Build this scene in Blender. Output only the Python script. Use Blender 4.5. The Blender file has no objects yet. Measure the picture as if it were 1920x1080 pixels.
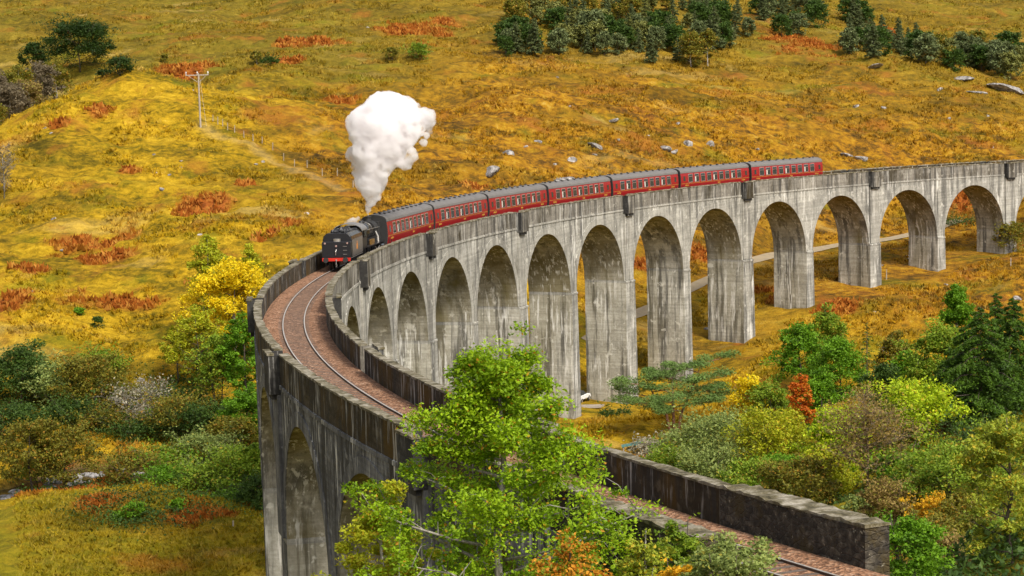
import bpy, bmesh, math, random
import numpy as np
from mathutils import Matrix, Vector

SC = bpy.context.scene
COL = SC.collection
RNG = np.random.default_rng(7)

# ------------------------------------------------------------------ survey
R = 260.905                      # radius of the curve at the track centre line
GRAD = -0.03006                  # railway gradient along the curve
CAM = np.array([-241.685, -198.013, 23.156])
YAW, PITCH, ROLL, FPX = 1.585276, -0.1175566, -0.0281531, 4629.39
FW = np.array([math.cos(YAW)*math.cos(PITCH), math.sin(YAW)*math.cos(PITCH), math.sin(PITCH)])
_rt = np.array([math.sin(YAW), -math.cos(YAW), 0.0]); _up = np.cross(_rt, FW)
RT = _rt*math.cos(ROLL)+_up*math.sin(ROLL); UP = np.cross(RT, FW)
TH0, DTH = -0.0803346, 0.1349769     # first refuge, angle between refuges
BAY = DTH*R/2                        # one arch bay
WIN, WOUT, TP, HP = 2.761, 2.662, 0.44, 1.29
THC0, DTHC = 0.1461311, 0.0774259    # train: front of the first coach, coach pitch

def ray(px, py):
    d = FW+RT*((px-960)/FPX)-UP*((py-540)/FPX)
    return d
def at(px, py, D):
    return CAM+ray(px, py)*D
def proj(P):
    v = np.asarray(P)-CAM; z = v@FW
    return 960+FPX*(v@RT)/z, 540-FPX*(v@UP)/z, z
def arc(s, r, z):
    t = s/R
    return (-r*math.cos(t), r*math.sin(t), z+GRAD*s)
def spier(m):
    return TH0*R+m*BAY

cam = bpy.data.objects.new('camera', bpy.data.cameras.new('camera'))
COL.objects.link(cam)
cam.data.sensor_width = 36.0; cam.data.lens = FPX/1920*36
cam.data.clip_start = 1.0; cam.data.clip_end = 6000
M = Matrix(((RT[0], UP[0], -FW[0], CAM[0]), (RT[1], UP[1], -FW[1], CAM[1]), (RT[2], UP[2], -FW[2], CAM[2]), (0, 0, 0, 1)))
cam.matrix_world = M
SC.camera = cam

# ------------------------------------------------------------------ scene helpers
def tag(o, label=None, cat=None, group=None, kind=None):
    if label: o['label'] = label
    if cat: o['category'] = cat
    if group: o['group'] = group
    if kind: o['kind'] = kind
    return o
def thing(name, label, cat, loc=(0, 0, 0), group=None):
    o = bpy.data.objects.new(name, None); COL.objects.link(o)
    o.location = loc; o.empty_display_size = 0.5
    return tag(o, label, cat, group)
def npmesh(name, V, F, mats, midx=None, smooth=False, attrs=None):
    """V (n,3); F list of (m,k) int arrays"""
    me = bpy.data.meshes.new(name)
    V = np.asarray(V, np.float32)
    Fs = [np.asarray(f, np.int32) for f in (F if isinstance(F, list) else [F]) if len(f)]
    me.vertices.add(len(V)); me.vertices.foreach_set('co', V.ravel())
    tot = np.concatenate([np.full(len(f), f.shape[1], np.int32) for f in Fs])
    loops = np.concatenate([f.ravel() for f in Fs])
    me.loops.add(len(loops)); me.loops.foreach_set('vertex_index', loops)
    me.polygons.add(len(tot))
    st = np.zeros(len(tot), np.int32); st[1:] = np.cumsum(tot)[:-1]
    me.polygons.foreach_set('loop_start', st)
    try: me.polygons.foreach_set('loop_total', tot)
    except Exception: pass
    for m in (mats if isinstance(mats, (list, tuple)) else [mats]): me.materials.append(m)
    if midx is not None: me.polygons.foreach_set('material_index', np.asarray(midx, np.int32))
    me.polygons.foreach_set('use_smooth', np.full(len(tot), bool(smooth)))
    for k, a in (attrs or {}).items():
        at_ = me.attributes.new(k, 'FLOAT', 'POINT'); at_.data.foreach_set('value', np.asarray(a, np.float32))
    me.update(calc_edges=True); me.validate()
    return me
def link(name, me, parent=None):
    o = bpy.data.objects.new(name, me); COL.objects.link(o)
    if parent is not None: o.parent = parent
    return o
class MB:
    def __init__(s): s.v = []; s.f = []; s.m = []
    def add(s, verts, faces, mi=0):
        b = len(s.v); s.v += [tuple(map(float, v)) for v in verts]
        for f in faces: s.f.append(tuple(b+i for i in f)); s.m.append(mi)
    def box(s, x0, x1, y0, y1, z0, z1, mi=0, tf=None):
        vs = [(x, y, z) for x in (x0, x1) for y in (y0, y1) for z in (z0, z1)]
        if tf: vs = [tf(*v) for v in vs]
        s.add(vs, [(0, 1, 3, 2), (4, 6, 7, 5), (0, 4, 5, 1), (2, 3, 7, 6), (0, 2, 6, 4), (1, 5, 7, 3)], mi)
    def loft(s, rings, mi=0, cap=True, closed=True):
        n = len(rings[0]); b = len(s.v)
        for r in rings: s.v += [tuple(map(float, p)) for p in r]
        for i in range(len(rings)-1):
            for j in range(n if closed else n-1):
                k = (j+1) % n
                s.f.append((b+i*n+j, b+i*n+k, b+(i+1)*n+k, b+(i+1)*n+j)); s.m.append(mi)
        if cap:
            s.f.append(tuple(b+j for j in range(n))[::-1]); s.m.append(mi)
            s.f.append(tuple(b+(len(rings)-1)*n+j for j in range(n))); s.m.append(mi)
    def cyl(s, a, b, r0, r1=None, n=12, mi=0, cap=True):
        a = Vector(a); b = Vector(b); r1 = r0 if r1 is None else r1
        d = (b-a).normalized(); u = d.orthogonal().normalized(); w = d.cross(u)
        s.loft([[p+(u*math.cos(2*math.pi*i/n)+w*math.sin(2*math.pi*i/n))*r for i in range(n)] for p, r in ((a, r0), (b, r1))], mi, cap)
    def tube(s, pts, rads, n=5, mi=0):
        pts = [Vector(p) for p in pts]; rings = []; u = None
        for i, p in enumerate(pts):
            d = (pts[min(i+1, len(pts)-1)]-pts[max(i-1, 0)]).normalized()
            u = d.orthogonal().normalized() if u is None else (u-d*u.dot(d)).normalized()
            w = d.cross(u)
            rings.append([p+(u*math.cos(2*math.pi*j/n)+w*math.sin(2*math.pi*j/n))*rads[i] for j in range(n)])
        s.loft(rings, mi)
    def mesh(s, name, mats, smooth=False, bevel=0.0):
        me = bpy.data.meshes.new(name); me.from_pydata(s.v, [], s.f)
        for m in (mats if isinstance(mats, (list, tuple)) else [mats]): me.materials.append(m)
        me.polygons.foreach_set('material_index', s.m)
        me.polygons.foreach_set('use_smooth', [bool(smooth)]*len(s.f))
        bm = bmesh.new(); bm.from_mesh(me)
        bmesh.ops.recalc_face_normals(bm, faces=bm.faces)
        if bevel:
            bmesh.ops.bevel(bm, geom=[e for e in bm.edges if e.is_manifold and e.calc_face_angle(0) > 0.6], offset=bevel, segments=1, affect='EDGES')
        bm.to_mesh(me); bm.free(); me.update()
        return me
    def obj(s, name, mats, parent=None, smooth=False, bevel=0.0):
        return link(name, s.mesh(name, mats, smooth, bevel), parent)

# ------------------------------------------------------------------ noise in numpy
def _hash(ix, iy, seed):
    h = (ix.astype(np.int64)*374761393+iy.astype(np.int64)*668265263+seed*69069) & 0xffffffff
    h = ((h ^ (h >> 13))*1274126177) & 0xffffffff
    return ((h ^ (h >> 16)) & 0xffff)/65535.0
def vnoise(x, y, seed=0):
    ix = np.floor(x); iy = np.floor(y); fx = x-ix; fy = y-iy
    fx = fx*fx*fx*(fx*(fx*6-15)+10); fy = fy*fy*fy*(fy*(fy*6-15)+10)
    a = _hash(ix, iy, seed); b = _hash(ix+1, iy, seed); c = _hash(ix, iy+1, seed); d = _hash(ix+1, iy+1, seed)
    return (a+(b-a)*fx)*(1-fy)+(c+(d-c)*fx)*fy-0.5
def fbm(x, y, seed=0, oct=4):
    o = 0; a = 1.0
    for i in range(oct):
        o = o+a*vnoise(x*2**i+17.3*i, y*2**i-9.1*i, seed+i); a *= 0.5
    return o
def sstep(a, b, x):
    t = np.clip((x-a)/(b-a), 0, 1); return t*t*(3-2*t)

# ------------------------------------------------------------------ materials
def mat(name):
    m = bpy.data.materials.new(name); m.use_nodes = True
    nt = m.node_tree; nt.nodes.clear()
    return m, N(nt)
class N:
    def __init__(s, nt): s.nt = nt
    def n(s, t, **kw):
        x = s.nt.nodes.new(t)
        for k, v in kw.items():
            if k.startswith('i_'):
                key = k[2:]; key = int(key) if key.isdigit() else key.replace('_', ' ')
                if hasattr(v, 'is_output'): s.nt.links.new(v, x.inputs[key])
                else: x.inputs[key].default_value = v
            else: setattr(x, k, v)
        return x
    def l(s, a, b): s.nt.links.new(a, b)
    def pos(s): return s.n('ShaderNodeNewGeometry').outputs['Position']
    def obj(s): return s.n('ShaderNodeTexCoord').outputs['Object']
    def scale(s, v, sc): 
        return s.n('ShaderNodeMapping', i_0=v, i_Scale=sc).outputs[0]
    def noise(s, v, scale=1.0, detail=4.0, rough=0.55, dist=0.0):
        return s.n('ShaderNodeTexNoise', i_Vector=v, i_Scale=scale, i_Detail=detail, i_Roughness=rough, i_Distortion=dist).outputs[0]
    def ramp(s, f, stops, interp='LINEAR'):
        r = s.n('ShaderNodeValToRGB', i_0=f); cr = r.color_ramp; cr.interpolation = interp
        while len(cr.elements) < len(stops): cr.elements.new(0.5)
        for e, (p, c) in zip(cr.elements, stops):
            e.position = p; e.color = (c if len(c) == 4 else (*c, 1)) if isinstance(c, (tuple, list)) else (c, c, c, 1)
        return r.outputs[0]
    def mix(s, f, a, b, mode='MIX'):
        x = s.n('ShaderNodeMix', data_type='RGBA', blend_type=mode)
        for k, v in ((0, f), (6, a), (7, b)):
            if hasattr(v, 'is_output'): s.l(v, x.inputs[k])
            else: x.inputs[k].default_value = v if k == 0 else (*v, 1)
        return x.outputs[2]
    def math(s, op, a, b=0.0, clamp=False):
        return s.n('ShaderNodeMath', operation=op, use_clamp=clamp, i_0=a, i_1=b).outputs[0]
    def attr(s, name): return s.n('ShaderNodeAttribute', attribute_name=name).outputs['Fac']
    def bump(s, h, strength=0.5, dist=0.1):
        return s.n('ShaderNodeBump', i_Height=h, i_Strength=strength, i_Distance=dist).outputs[0]
    def out(s, sh): s.l(sh, s.n('ShaderNodeOutputMaterial').inputs[0])
    def bsdf(s, col, rough=0.8, normal=None, **kw):
        b = s.n('ShaderNodeBsdfPrincipled')
        for k, v in (('Base Color', col), ('Roughness', rough)):
            if hasattr(v, 'is_output'): s.l(v, b.inputs[k])
            else: b.inputs[k].default_value = v if k != 'Base Color' else (*v, 1)
        if normal is not None: s.l(normal, b.inputs['Normal'])
        for k, v in kw.items(): b.inputs[k.replace('_', ' ')].default_value = v
        s.out(b.outputs[0]); return b
def plain(name, col, rough=0.6, var=0.25, scale=3.0, **kw):
    m, n = mat(name)
    v = n.noise(n.obj(), scale, 4)
    c = n.mix(v, tuple(x*(1-var) for x in col), tuple(min(1, x*(1+var)) for x in col))
    n.bsdf(c, rough, **kw); return m

def grass_colour(n):
    """moor grass: gold, straw, olive and heather brown; masks say where the bracken and the heath grow"""
    p = n.pos()
    big = n.noise(p, 0.035, 3, 0.5); mid = n.noise(n.scale(p, (0.5, 1, 1)), 0.13, 5, 0.66, 0.8); fine = n.noise(n.scale(p, (0.7, 1, 1)), 1.1, 5, 0.7)
    f = n.math('ADD', n.math('MULTIPLY', mid, 0.50), n.math('MULTIPLY', fine, 0.50))
    grass = n.ramp(f, [(0.33, (0.060, 0.048, 0.004)), (0.43, (0.150, 0.105, 0.006)), (0.51, (0.35, 0.215, 0.009)), (0.60, (0.51, 0.325, 0.018)), (0.72, (0.54, 0.37, 0.065))])
    h = n.math('ADD', n.math('MULTIPLY', mid, 0.36), n.math('MULTIPLY', n.noise(n.scale(p, (0.8, 1, 1)), 0.75, 6, 0.72), 0.64))
    heath = n.ramp(h, [(0.36, (0.040, 0.024, 0.007)), (0.45, (0.13, 0.066, 0.010)), (0.51, (0.29, 0.135, 0.010)), (0.58, (0.40, 0.215, 0.013)), (0.66, (0.47, 0.31, 0.07)), (0.75, (0.26, 0.105, 0.03))])
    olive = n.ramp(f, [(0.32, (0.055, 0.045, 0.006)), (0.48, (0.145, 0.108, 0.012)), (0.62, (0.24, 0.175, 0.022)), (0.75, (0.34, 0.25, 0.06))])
    c = n.mix(n.attr('heath'), grass, heath)
    c = n.mix(n.attr('olive'), c, olive)  # olive growth at upper left, plus shade painted over the far slopes
    fl = n.ramp(f, [(0.34, (0.07, 0.068, 0.004)), (0.48, (0.17, 0.145, 0.008)), (0.60, (0.28, 0.215, 0.012)), (0.75, (0.38, 0.27, 0.03))])
    c = n.mix(n.attr('field'), c, fl)
    green = n.ramp(n.noise(p, 0.10, 4, 0.6), [(0.54, 0.0), (0.68, 0.5)])
    c = n.mix(green, c, (0.13, 0.15, 0.008))
    drift = n.ramp(n.noise(n.scale(p, (0.55, 1.0, 1.0)), 0.055, 5, 0.62, 0.5), [(0.50, 0.0), (0.62, 0.6)])
    c = n.mix(drift, c, n.ramp(f, [(0.38, (0.045, 0.032, 0.005)), (0.50, (0.15, 0.090, 0.008)), (0.64, (0.30, 0.165, 0.014))]))
    straw = n.ramp(n.noise(n.scale(p, (0.5, 1.0, 1.0)), 0.075, 4, 0.6, 0.4), [(0.60, 0.0), (0.70, 0.45)])
    c = n.mix(straw, c, n.mix(fine, (0.36, 0.24, 0.05), (0.60, 0.43, 0.15)))
    rustf = n.ramp(n.noise(p, 0.11, 4, 0.6), [(0.56, 0.0), (0.68, 0.6)])
    c = n.mix(rustf, c, (0.30, 0.105, 0.018))
    br = n.ramp(n.noise(p, 0.8, 4, 0.65), [(0.32, (0.12, 0.034, 0.007)), (0.52, (0.30, 0.085, 0.015)), (0.72, (0.42, 0.18, 0.03))])
    c = n.mix(n.attr('bracken'), c, br)
    c = n.mix(n.attr('pale'), c, n.mix(fine, (0.36, 0.26, 0.10), (0.60, 0.46, 0.22)))
    c = n.mix(n.attr('damp'), c, n.mix(fine, (0.035, 0.03, 0.015), (0.14, 0.11, 0.05)))
    return c, f, fine
def make_ground():
    m, n = mat('moor_grass')
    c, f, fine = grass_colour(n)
    h = n.math('ADD', n.noise(n.pos(), 0.7, 6, 0.65), n.math('MULTIPLY', n.noise(n.pos(), 3.0, 4, 0.7), 0.4))
    n.bsdf(c, 0.95, n.bump(h, 0.9, 0.7), Specular_IOR_Level=0.1)
    return m
def make_tuft():
    m, n = mat('grass_tuft')
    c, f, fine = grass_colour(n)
    t = n.attr('tint')
    c = n.mix(n.math('MULTIPLY', t, 0.35), c, n.ramp(t, [(0.0, (0.16, 0.12, 0.007)), (0.5, (0.38, 0.24, 0.013)), (1.0, (0.52, 0.38, 0.09))]))
    c = n.mix(n.attr('bracken'), c, n.ramp(t, [(0.0, (0.15, 0.042, 0.008)), (0.5, (0.32, 0.095, 0.016)), (1.0, (0.44, 0.21, 0.04))]))
    c = n.mix(1.0, c, (1.3, 1.3, 1.3), 'MULTIPLY')
    d = n.n('ShaderNodeBsdfDiffuse', i_Color=c); tr = n.n('ShaderNodeBsdfTranslucent', i_Color=c)
    mx = n.n('ShaderNodeMixShader', i_0=0.35); n.l(d.outputs[0], mx.inputs[1]); n.l(tr.outputs[0], mx.inputs[2])
    n.out(mx.outputs[0]); return m
_leafmats = {}
def leaf(name, dark, light, accent=None, accent_at=0.93, trans=0.4):
    if name in _leafmats: return _leafmats[name]
    m, n = mat(name)
    t = n.attr('tint')
    p = n.noise(n.pos(), 0.55, 3)
    f = n.math('ADD', n.math('MULTIPLY', t, 0.7), n.math('MULTIPLY', p, 0.45))
    c = n.ramp(f, [(0.12, dark), (0.85, light)])
    if accent:
        a = n.ramp(n.attr('odd'), [(accent_at-0.02, 0.0), (accent_at+0.02, 1.0)])
        c = n.mix(a, c, accent)
    d = n.n('ShaderNodeBsdfPrincipled', i_Base_Color=c, i_Roughness=0.55, i_Specular_IOR_Level=0.25)
    tr = n.n('ShaderNodeBsdfTranslucent', i_Color=c)
    mx = n.n('ShaderNodeMixShader', i_0=trans); n.l(d.outputs[0], mx.inputs[1]); n.l(tr.outputs[0], mx.inputs[2])
    n.out(mx.outputs[0]); _leafmats[name] = m; return m
def make_bark(name, dark, light):
    m, n = mat(name)
    v = n.noise(n.scale(n.obj(), (1, 1, 0.3)), 6, 5)
    n.bsdf(n.ramp(v, [(0.35, dark), (0.65, light)]), 0.9, n.bump(v, 0.6, 0.05)); return m
def concrete(name, lo, mid, hi, moss=(0.05, 0.035, 0.012), moss_lo=0.60, dark=0.5, white=0.5, olive=0.0):
    """board-marked mass concrete with rain streaks, lime runs and algae"""
    m, n = mat(name); p = n.pos()
    base = n.noise(p, 0.35, 6, 0.65); grain = n.noise(p, 3.0, 6, 0.7)
    c = n.ramp(n.math('ADD', n.math('MULTIPLY', base, 0.6), n.math('MULTIPLY', grain, 0.4)), [(0.34, lo), (0.5, mid), (0.64, hi)])
    # shutter boards
    z = n.n('ShaderNodeSeparateXYZ', i_0=p).outputs[2]
    zb = n.n('ShaderNodeCombineXYZ', i_2=n.math('MULTIPLY', z, 1.0)).outputs[0]
    board = n.noise(n.scale(p, (0.06, 0.06, 3.2)), 1.0, 3, 0.6)
    c = n.mix(n.ramp(board, [(0.42, 0.42), (0.56, 0.0)]), c, tuple(x*0.62 for x in mid))
    # damp streaks
    st = n.noise(n.scale(p, (1.0, 1.0, 0.06)), 1.0, 6, 0.68)
    c = n.mix(n.math('MULTIPLY', n.ramp(st, [(0.49, 0.0), (0.58, 1.0)]), dark), c, (0.035, 0.033, 0.030))
    # moss and algae
    ms = n.noise(n.scale(p, (1.0, 1.0, 0.35)), 0.30, 5, 0.65)
    c = n.mix(n.ramp(ms, [(moss_lo, 0.0), (moss_lo+0.12, 0.85)]), c, moss)
    if olive:
        om = n.noise(n.scale(p, (1, 1, 0.25)), 0.22, 4, 0.6)
        c = n.mix(n.math('MULTIPLY', n.ramp(om, [(0.42, 0.0), (0.58, 1.0)]), olive), c, (0.16, 0.125, 0.035))
    # lime runs
    w = n.noise(n.scale(p, (1.0, 1.0, 0.075)), 2.6, 5, 0.66); w2 = n.noise(n.scale(p, (1, 1, 0.55)), 0.38, 4, 0.62)
    wf = n.math('MULTIPLY', n.ramp(w, [(0.545, 0.0), (0.60, 1.0)]), n.ramp(w2, [(0.45, 0.0), (0.56, 1.0)]))
    blot = n.noise(p, 0.9, 4, 0.6)
    c = n.mix(n.ramp(blot, [(0.62, 0.0), (0.68, 0.5)]), c, tuple(min(0.8, x*1.35) for x in hi))
    c = n.mix(n.math('MULTIPLY', wf, white), c, (0.72, 0.70, 0.64))
    h = n.math('ADD', n.math('MULTIPLY', grain, 0.6), n.math('MULTIPLY', board, 0.6))
    n.bsdf(c, 0.92, n.bump(h, 0.5, 0.12), Specular_IOR_Level=0.2)
    return m
# ------------------------------------------------------------------ terrain
GROUND = make_ground()
def zsolve(P, py):
    """height on the vertical line through P that shows at image row py"""
    lo, hi = -60.0, 40.0
    for _ in range(50):
        mid = (lo+hi)/2
        if proj((P[0], P[1], mid))[1] > py: lo = mid
        else: hi = mid
    return mid
ctl = []
for px, py, D in [
    # left: field, stream, rising moor, knoll and far slope
    (-80, 1078, 222), (100, 1078, 221), (300, 1078, 221), (470, 1078, 219), (-80, 985, 237), (200, 985, 236), (420, 985, 234), (100, 930, 250), (300, 935, 247), (450, 955, 241),
    (60, 905, 262), (-60, 925, 258), (170, 868, 271), (300, 878, 268), (420, 905, 262), (480, 925, 256),
    (60, 790, 286), (200, 790, 287), (350, 800, 283), (460, 800, 280), (60, 700, 306), (250, 700, 306), (400, 690, 305), (470, 650, 308),
    (60, 600, 324), (250, 600, 324), (400, 590, 322), (100, 500, 342), (300, 500, 341), (480, 490, 330), (100, 400, 361), (300, 400, 360), (500, 400, 352), (600, 460, 338),
    (60, 310, 380), (300, 310, 380), (520, 320, 376), (200, 230, 398), (60, 240, 395), (330, 230, 399), (180, 143, 424), (300, 139, 426), (65, 203, 408), (20, 243, 400), (-60, 300, 388),
    (150, 128, 478), (50, 160, 485), (-60, 180, 485), (300, 110, 490), (150, 60, 545), (150, 0, 610), (400, 60, 540), (400, 0, 600), (440, 185, 425), (480, 130, 455),
    (-20, 300, 420), (40, 262, 425), (90, 225, 432), (150, 192, 446), (250, 180, 448), (320, 178, 446), (372, 205, 402), (396, 190, 430),
    # middle
    (650, 370, 366), (640, 280, 398), (640, 180, 435), (650, 90, 495), (700, 0, 580), (850, 330, 380), (850, 240, 415), (850, 150, 455), (900, 70, 520), (1000, 0, 585),
    (1050, 300, 402), (1050, 200, 442), (1050, 110, 498), (1250, 280, 422), (1250, 180, 462), (1280, 90, 525), (1300, 0, 605), (1450, 260, 438), (1450, 170, 476), (1480, 90, 540), (1500, 0, 620),
    (1650, 270, 450), (1650, 180, 480), (1650, 110, 530), (1700, 0, 630), (1850, 265, 458), (1850, 190, 482), (1850, 120, 545), (1900, 0, 650), (2050, 240, 470), (2050, 100, 560),
    # seen through the arches
    (1090, 720, 326), (1205, 600, 356), (1300, 540, 372), (1440, 480, 395), (1570, 430, 412), (1690, 420, 421), (1800, 400, 432), (1100, 560, 352), (1280, 440, 386), (1560, 350, 428),
    # right: slope inside the curve
    (1700, 590, 352), (1560, 640, 334), (1850, 540, 372), (1430, 700, 316), (1320, 790, 290), (1150, 810, 296), (1250, 810, 288), (1500, 760, 290), (1700, 700, 312), (1850, 640, 328), (2000, 600, 340),
    (1400, 900, 242), (1250, 880, 258), (1560, 860, 245), (1700, 830, 245), (1880, 800, 240), (1600, 970, 192), (1750, 950, 188), (1900, 930, 188), (1700, 1060, 132), (1850, 1050, 140), (2000, 1000, 150),
    (1080, 860, 285), (1000, 900, 270)]:
    ctl.append(at(px, py, D))
for k, py in ((4, 770), (4.5, 726), (5, 634), (5.5, 566), (6, 538), (6.5, 500), (7, 476)):
    t = TH0+DTH*k; r = R-3.2; P = (-r*math.cos(t), r*math.sin(t)); ctl.append((P[0], P[1], zsolve(P, py)))
for k, z in ((8, -14), (9, -8), (3.5, -27), (3, -28.5), (2.5, -29.5), (2, -30), (1, -30), (0, -30), (-1, -26), (-1.5, -20), (-2, -10), (-2.4, -2.5)):
    for r in (R+6, R-8):
        t = TH0+DTH*k; ctl.append((-r*math.cos(t), r*math.sin(t), z))
for s in (-120, -135, -155, -180, -210):
    for dr in (-4, 4): p = arc(s, R+dr, -1.3 if s < -125 else -2.2); ctl.append(p)
for px, D, z in ((960, 0, 20.5), (960, 25, 13), (960, 45, 8), (960, 65, 1), (700, 60, 0), (700, 95, -10), (500, 110, -18), (500, 150, -27), (250, 60, -4), (200, 110, -20), (200, 160, -28), (-100, 150, -28), (1300, 50, 9), (1700, 50, 10),
                 (300, 190, -29), (480, 190, -29.5), (700, 150, -27), (900, 160, -29), (1000, 230, -28)):
    p = at(px, 540, D); ctl.append((p[0], p[1], z))
for x, y, z in ((-700, 100, -5), (-700, 500, 60), (-250, 700, 75), (300, 600, 70), (250, 100, -20), (200, -300, 25), (-600, -300, 15), (-241, -320, 30), (-250, 540, 42), (-60, 560, 48), (-420, 520, 36)):
    ctl.append((x, y, z))
ctl = np.array(ctl, float)
CS = 12.0
def _phi(d2): return -np.sqrt(d2+CS*CS)
_n = len(ctl)
_A = np.zeros((_n+3, _n+3))
_d2 = ((ctl[:, None, :2]-ctl[None, :, :2])**2).sum(-1)
_A[:_n, :_n] = _phi(_d2)+np.eye(_n)*3.0
_Pm = np.c_[np.ones(_n), ctl[:, 0]/300, ctl[:, 1]/300]
_A[:_n, _n:] = _Pm; _A[_n:, :_n] = _Pm.T
_w = np.linalg.solve(_A, np.r_[ctl[:, 2], 0, 0, 0])
def base_h(x, y):
    x = np.asarray(x, float); y = np.asarray(y, float); sh = x.shape; x = x.ravel(); y = y.ravel(); out = np.empty(len(x))
    for i in range(0, len(x), 20000):
        xx = x[i:i+20000, None]; yy = y[i:i+20000, None]
        out[i:i+20000] = _phi((xx-ctl[None, :, 0])**2+(yy-ctl[None, :, 1])**2)@_w[:_n]+_w[_n]+_w[_n+1]*xx[:, 0]/300+_w[_n+2]*yy[:, 0]/300
    return np.clip(out, -45, 140).reshape(sh)
def seg_dist(x, y, pts):
    best = np.full(np.shape(x), 1e9); bt = np.zeros(np.shape(x))
    acc = 0.0
    for a, b in zip(pts[:-1], pts[1:]):
        ax, ay = a[0], a[1]; dx, dy = b[0]-ax, b[1]-ay; L2 = dx*dx+dy*dy
        t = np.clip(((x-ax)*dx+(y-ay)*dy)/L2, 0, 1)
        d = np.hypot(x-ax-t*dx, y-ay-t*dy); k = d < best
        best = np.where(k, d, best)
    return best
def march(px, py, hf, d0=60.0, d1=900.0):
    d = ray(px, py); Ds = np.arange(d0, d1, 1.0)
    P = CAM[None]+d[None]*Ds[:, None]
    g = P[:, 2]-hf(P[:, 0], P[:, 1])
    k = np.where(g < 0)[0]
    if len(k) == 0: return P[-1]
    i = max(k[0], 1); t = g[i-1]/(g[i-1]-g[i]+1e-9)
    return P[i-1]+(P[i]-P[i-1])*t
STREAM = [march(px, py, base_h, 200) for px, py in ((-140, 945), (-40, 922), (60, 905), (125, 885), (175, 866), (240, 868), (320, 880), (420, 905), (500, 935))]
STREAM += [np.array(STREAM[-1])+np.array([30, -12, 0])*k for k in (1, 2)]
PATH = [march(px, py, base_h, 325) for px, py in ((1100, 640), (1190, 590), (1300, 538), (1370, 510), (1445, 480), (1540, 468), (1680, 448), (1800, 415))]
TRACKWAY = [march(px, py, base_h, 300) for px, py in ((378, 243), (410, 258), (470, 275), (540, 305), (640, 352))]
SZ = float(np.mean([p[2] for p in STREAM[2:7]]))-1.15
def height(x, y, detail=True):
    x = np.asarray(x, float); y = np.asarray(y, float)
    h = base_h(x, y)
    dc = np.hypot(x-CAM[0], y-CAM[1])
    rr = np.hypot(x, y); nearv = 1-sstep(4.0, 14.0, np.abs(rr-R))
    ds = seg_dist(x, y, STREAM); dp = seg_dist(x, y, PATH)
    amp = (1-0.75*nearv)*(0.12+0.88*sstep(2.0, 9.0, dp))
    gul = 1-np.abs(2*vnoise(x/30+0.35*vnoise(x/9, y/9, 91), y/42, 93))
    h = h+amp*((3.2*fbm(x/34, y/26, 3, 3)-0.0*gul)*(0.3+0.7*sstep(255, 320, dc))+1.6*fbm(x/10, y/6.5, 11, 3))
    if detail:
        h = h+amp*(0.75*np.abs(fbm(x/3.1, y/2.3, 21, 2))+0.5*fbm(x/1.5, y/1.3, 31, 2))
    bed = SZ-0.35+0.8*fbm(x/2.2, y/2.2, 41, 2)*0.5
    return h+(np.minimum(h, bed)-h)*(1-sstep(2.6, 6.5, ds))
def axis(lo, hi, step, far_lo, far_hi):
    a = list(np.arange(lo, hi, step)); s = step; v = lo
    L = []
    while v > far_lo: s *= 1.16; v -= s; L.append(v)
    s = step; v = a[-1]; H = []
    while v < far_hi: s *= 1.16; v += s; H.append(v)
    return np.array(L[::-1]+a+H)
gx = axis(-385, -95, 0.75, -2200, 2200); gy = axis(-60, 430, 0.75, -1500, 3000)
GXX, GYY = np.meshgrid(gx, gy)
GZ = height(GXX, GYY)
def gidx(a, v):
    i = np.clip(np.searchsorted(a, v)-1, 0, len(a)-2); return i, np.clip((v-a[i])/(a[i+1]-a[i]), 0, 1)
def H(x, y):
    """height of the finished ground sheet"""
    x = np.asarray(x, float); y = np.asarray(y, float)
    i, u = gidx(gx, x); j, v = gidx(gy, y)
    return (GZ[j, i]*(1-u)+GZ[j, i+1]*u)*(1-v)+(GZ[j+1, i]*(1-u)+GZ[j+1, i+1]*u)*v
def ground(px, py, d0=60.0): return march(px, py, H, d0)
def ground_at(px, D):
    p = at(px, 540, D); return np.array([p[0], p[1], float(H(p[0], p[1]))])
# where bracken, heath, pale grass and damp ground lie: ellipses on the ground
def ell(px, py, w, h, d0=60.0):
    c = ground(px, py, d0); a = ground(px, py+h/2, d0); b = ground(px, py-h/2, d0)
    D = (c-CAM)@FW
    return c[0], c[1], max(0.5*w*D/FPX, 0.8), min(max(0.5*math.hypot(a[0]-b[0], a[1]-b[1]), 1.0), 24.0)
BRACK = [ell(*e) for e in [(155, 450, 150, 46), (60, 505, 70, 18), (190, 485, 100, 20), (240, 572, 190, 34), (15, 565, 80, 34), (188, 205, 42, 24), (112, 232, 26, 10), (385, 393, 100, 22), (242, 316, 46, 9),
    (355, 128, 110, 22), (510, 437, 26, 14), (355, 528, 34, 16), (485, 449, 20, 10), (150, 915, 230, 34), (390, 962, 150, 30), (180, 938, 120, 20), (460, 345, 50, 12), (545, 420, 40, 12)]]
BRACK += [ell(*e, d0=330) for e in [(1310, 474, 70, 24), (1200, 492, 60, 26), (1470, 562, 60, 18), (1565, 574, 70, 30), (1385, 645, 50, 16), (890, 350, 60, 14), (780, 50, 130, 16), (570, 75, 130, 14), (1500, 80, 150, 46), (1660, 70, 60, 30), (540, 110, 60, 12), (1820, 370, 120, 50), (1430, 545, 50, 12), (830, 45, 70, 12), (640, 190, 80, 14)]]
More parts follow.
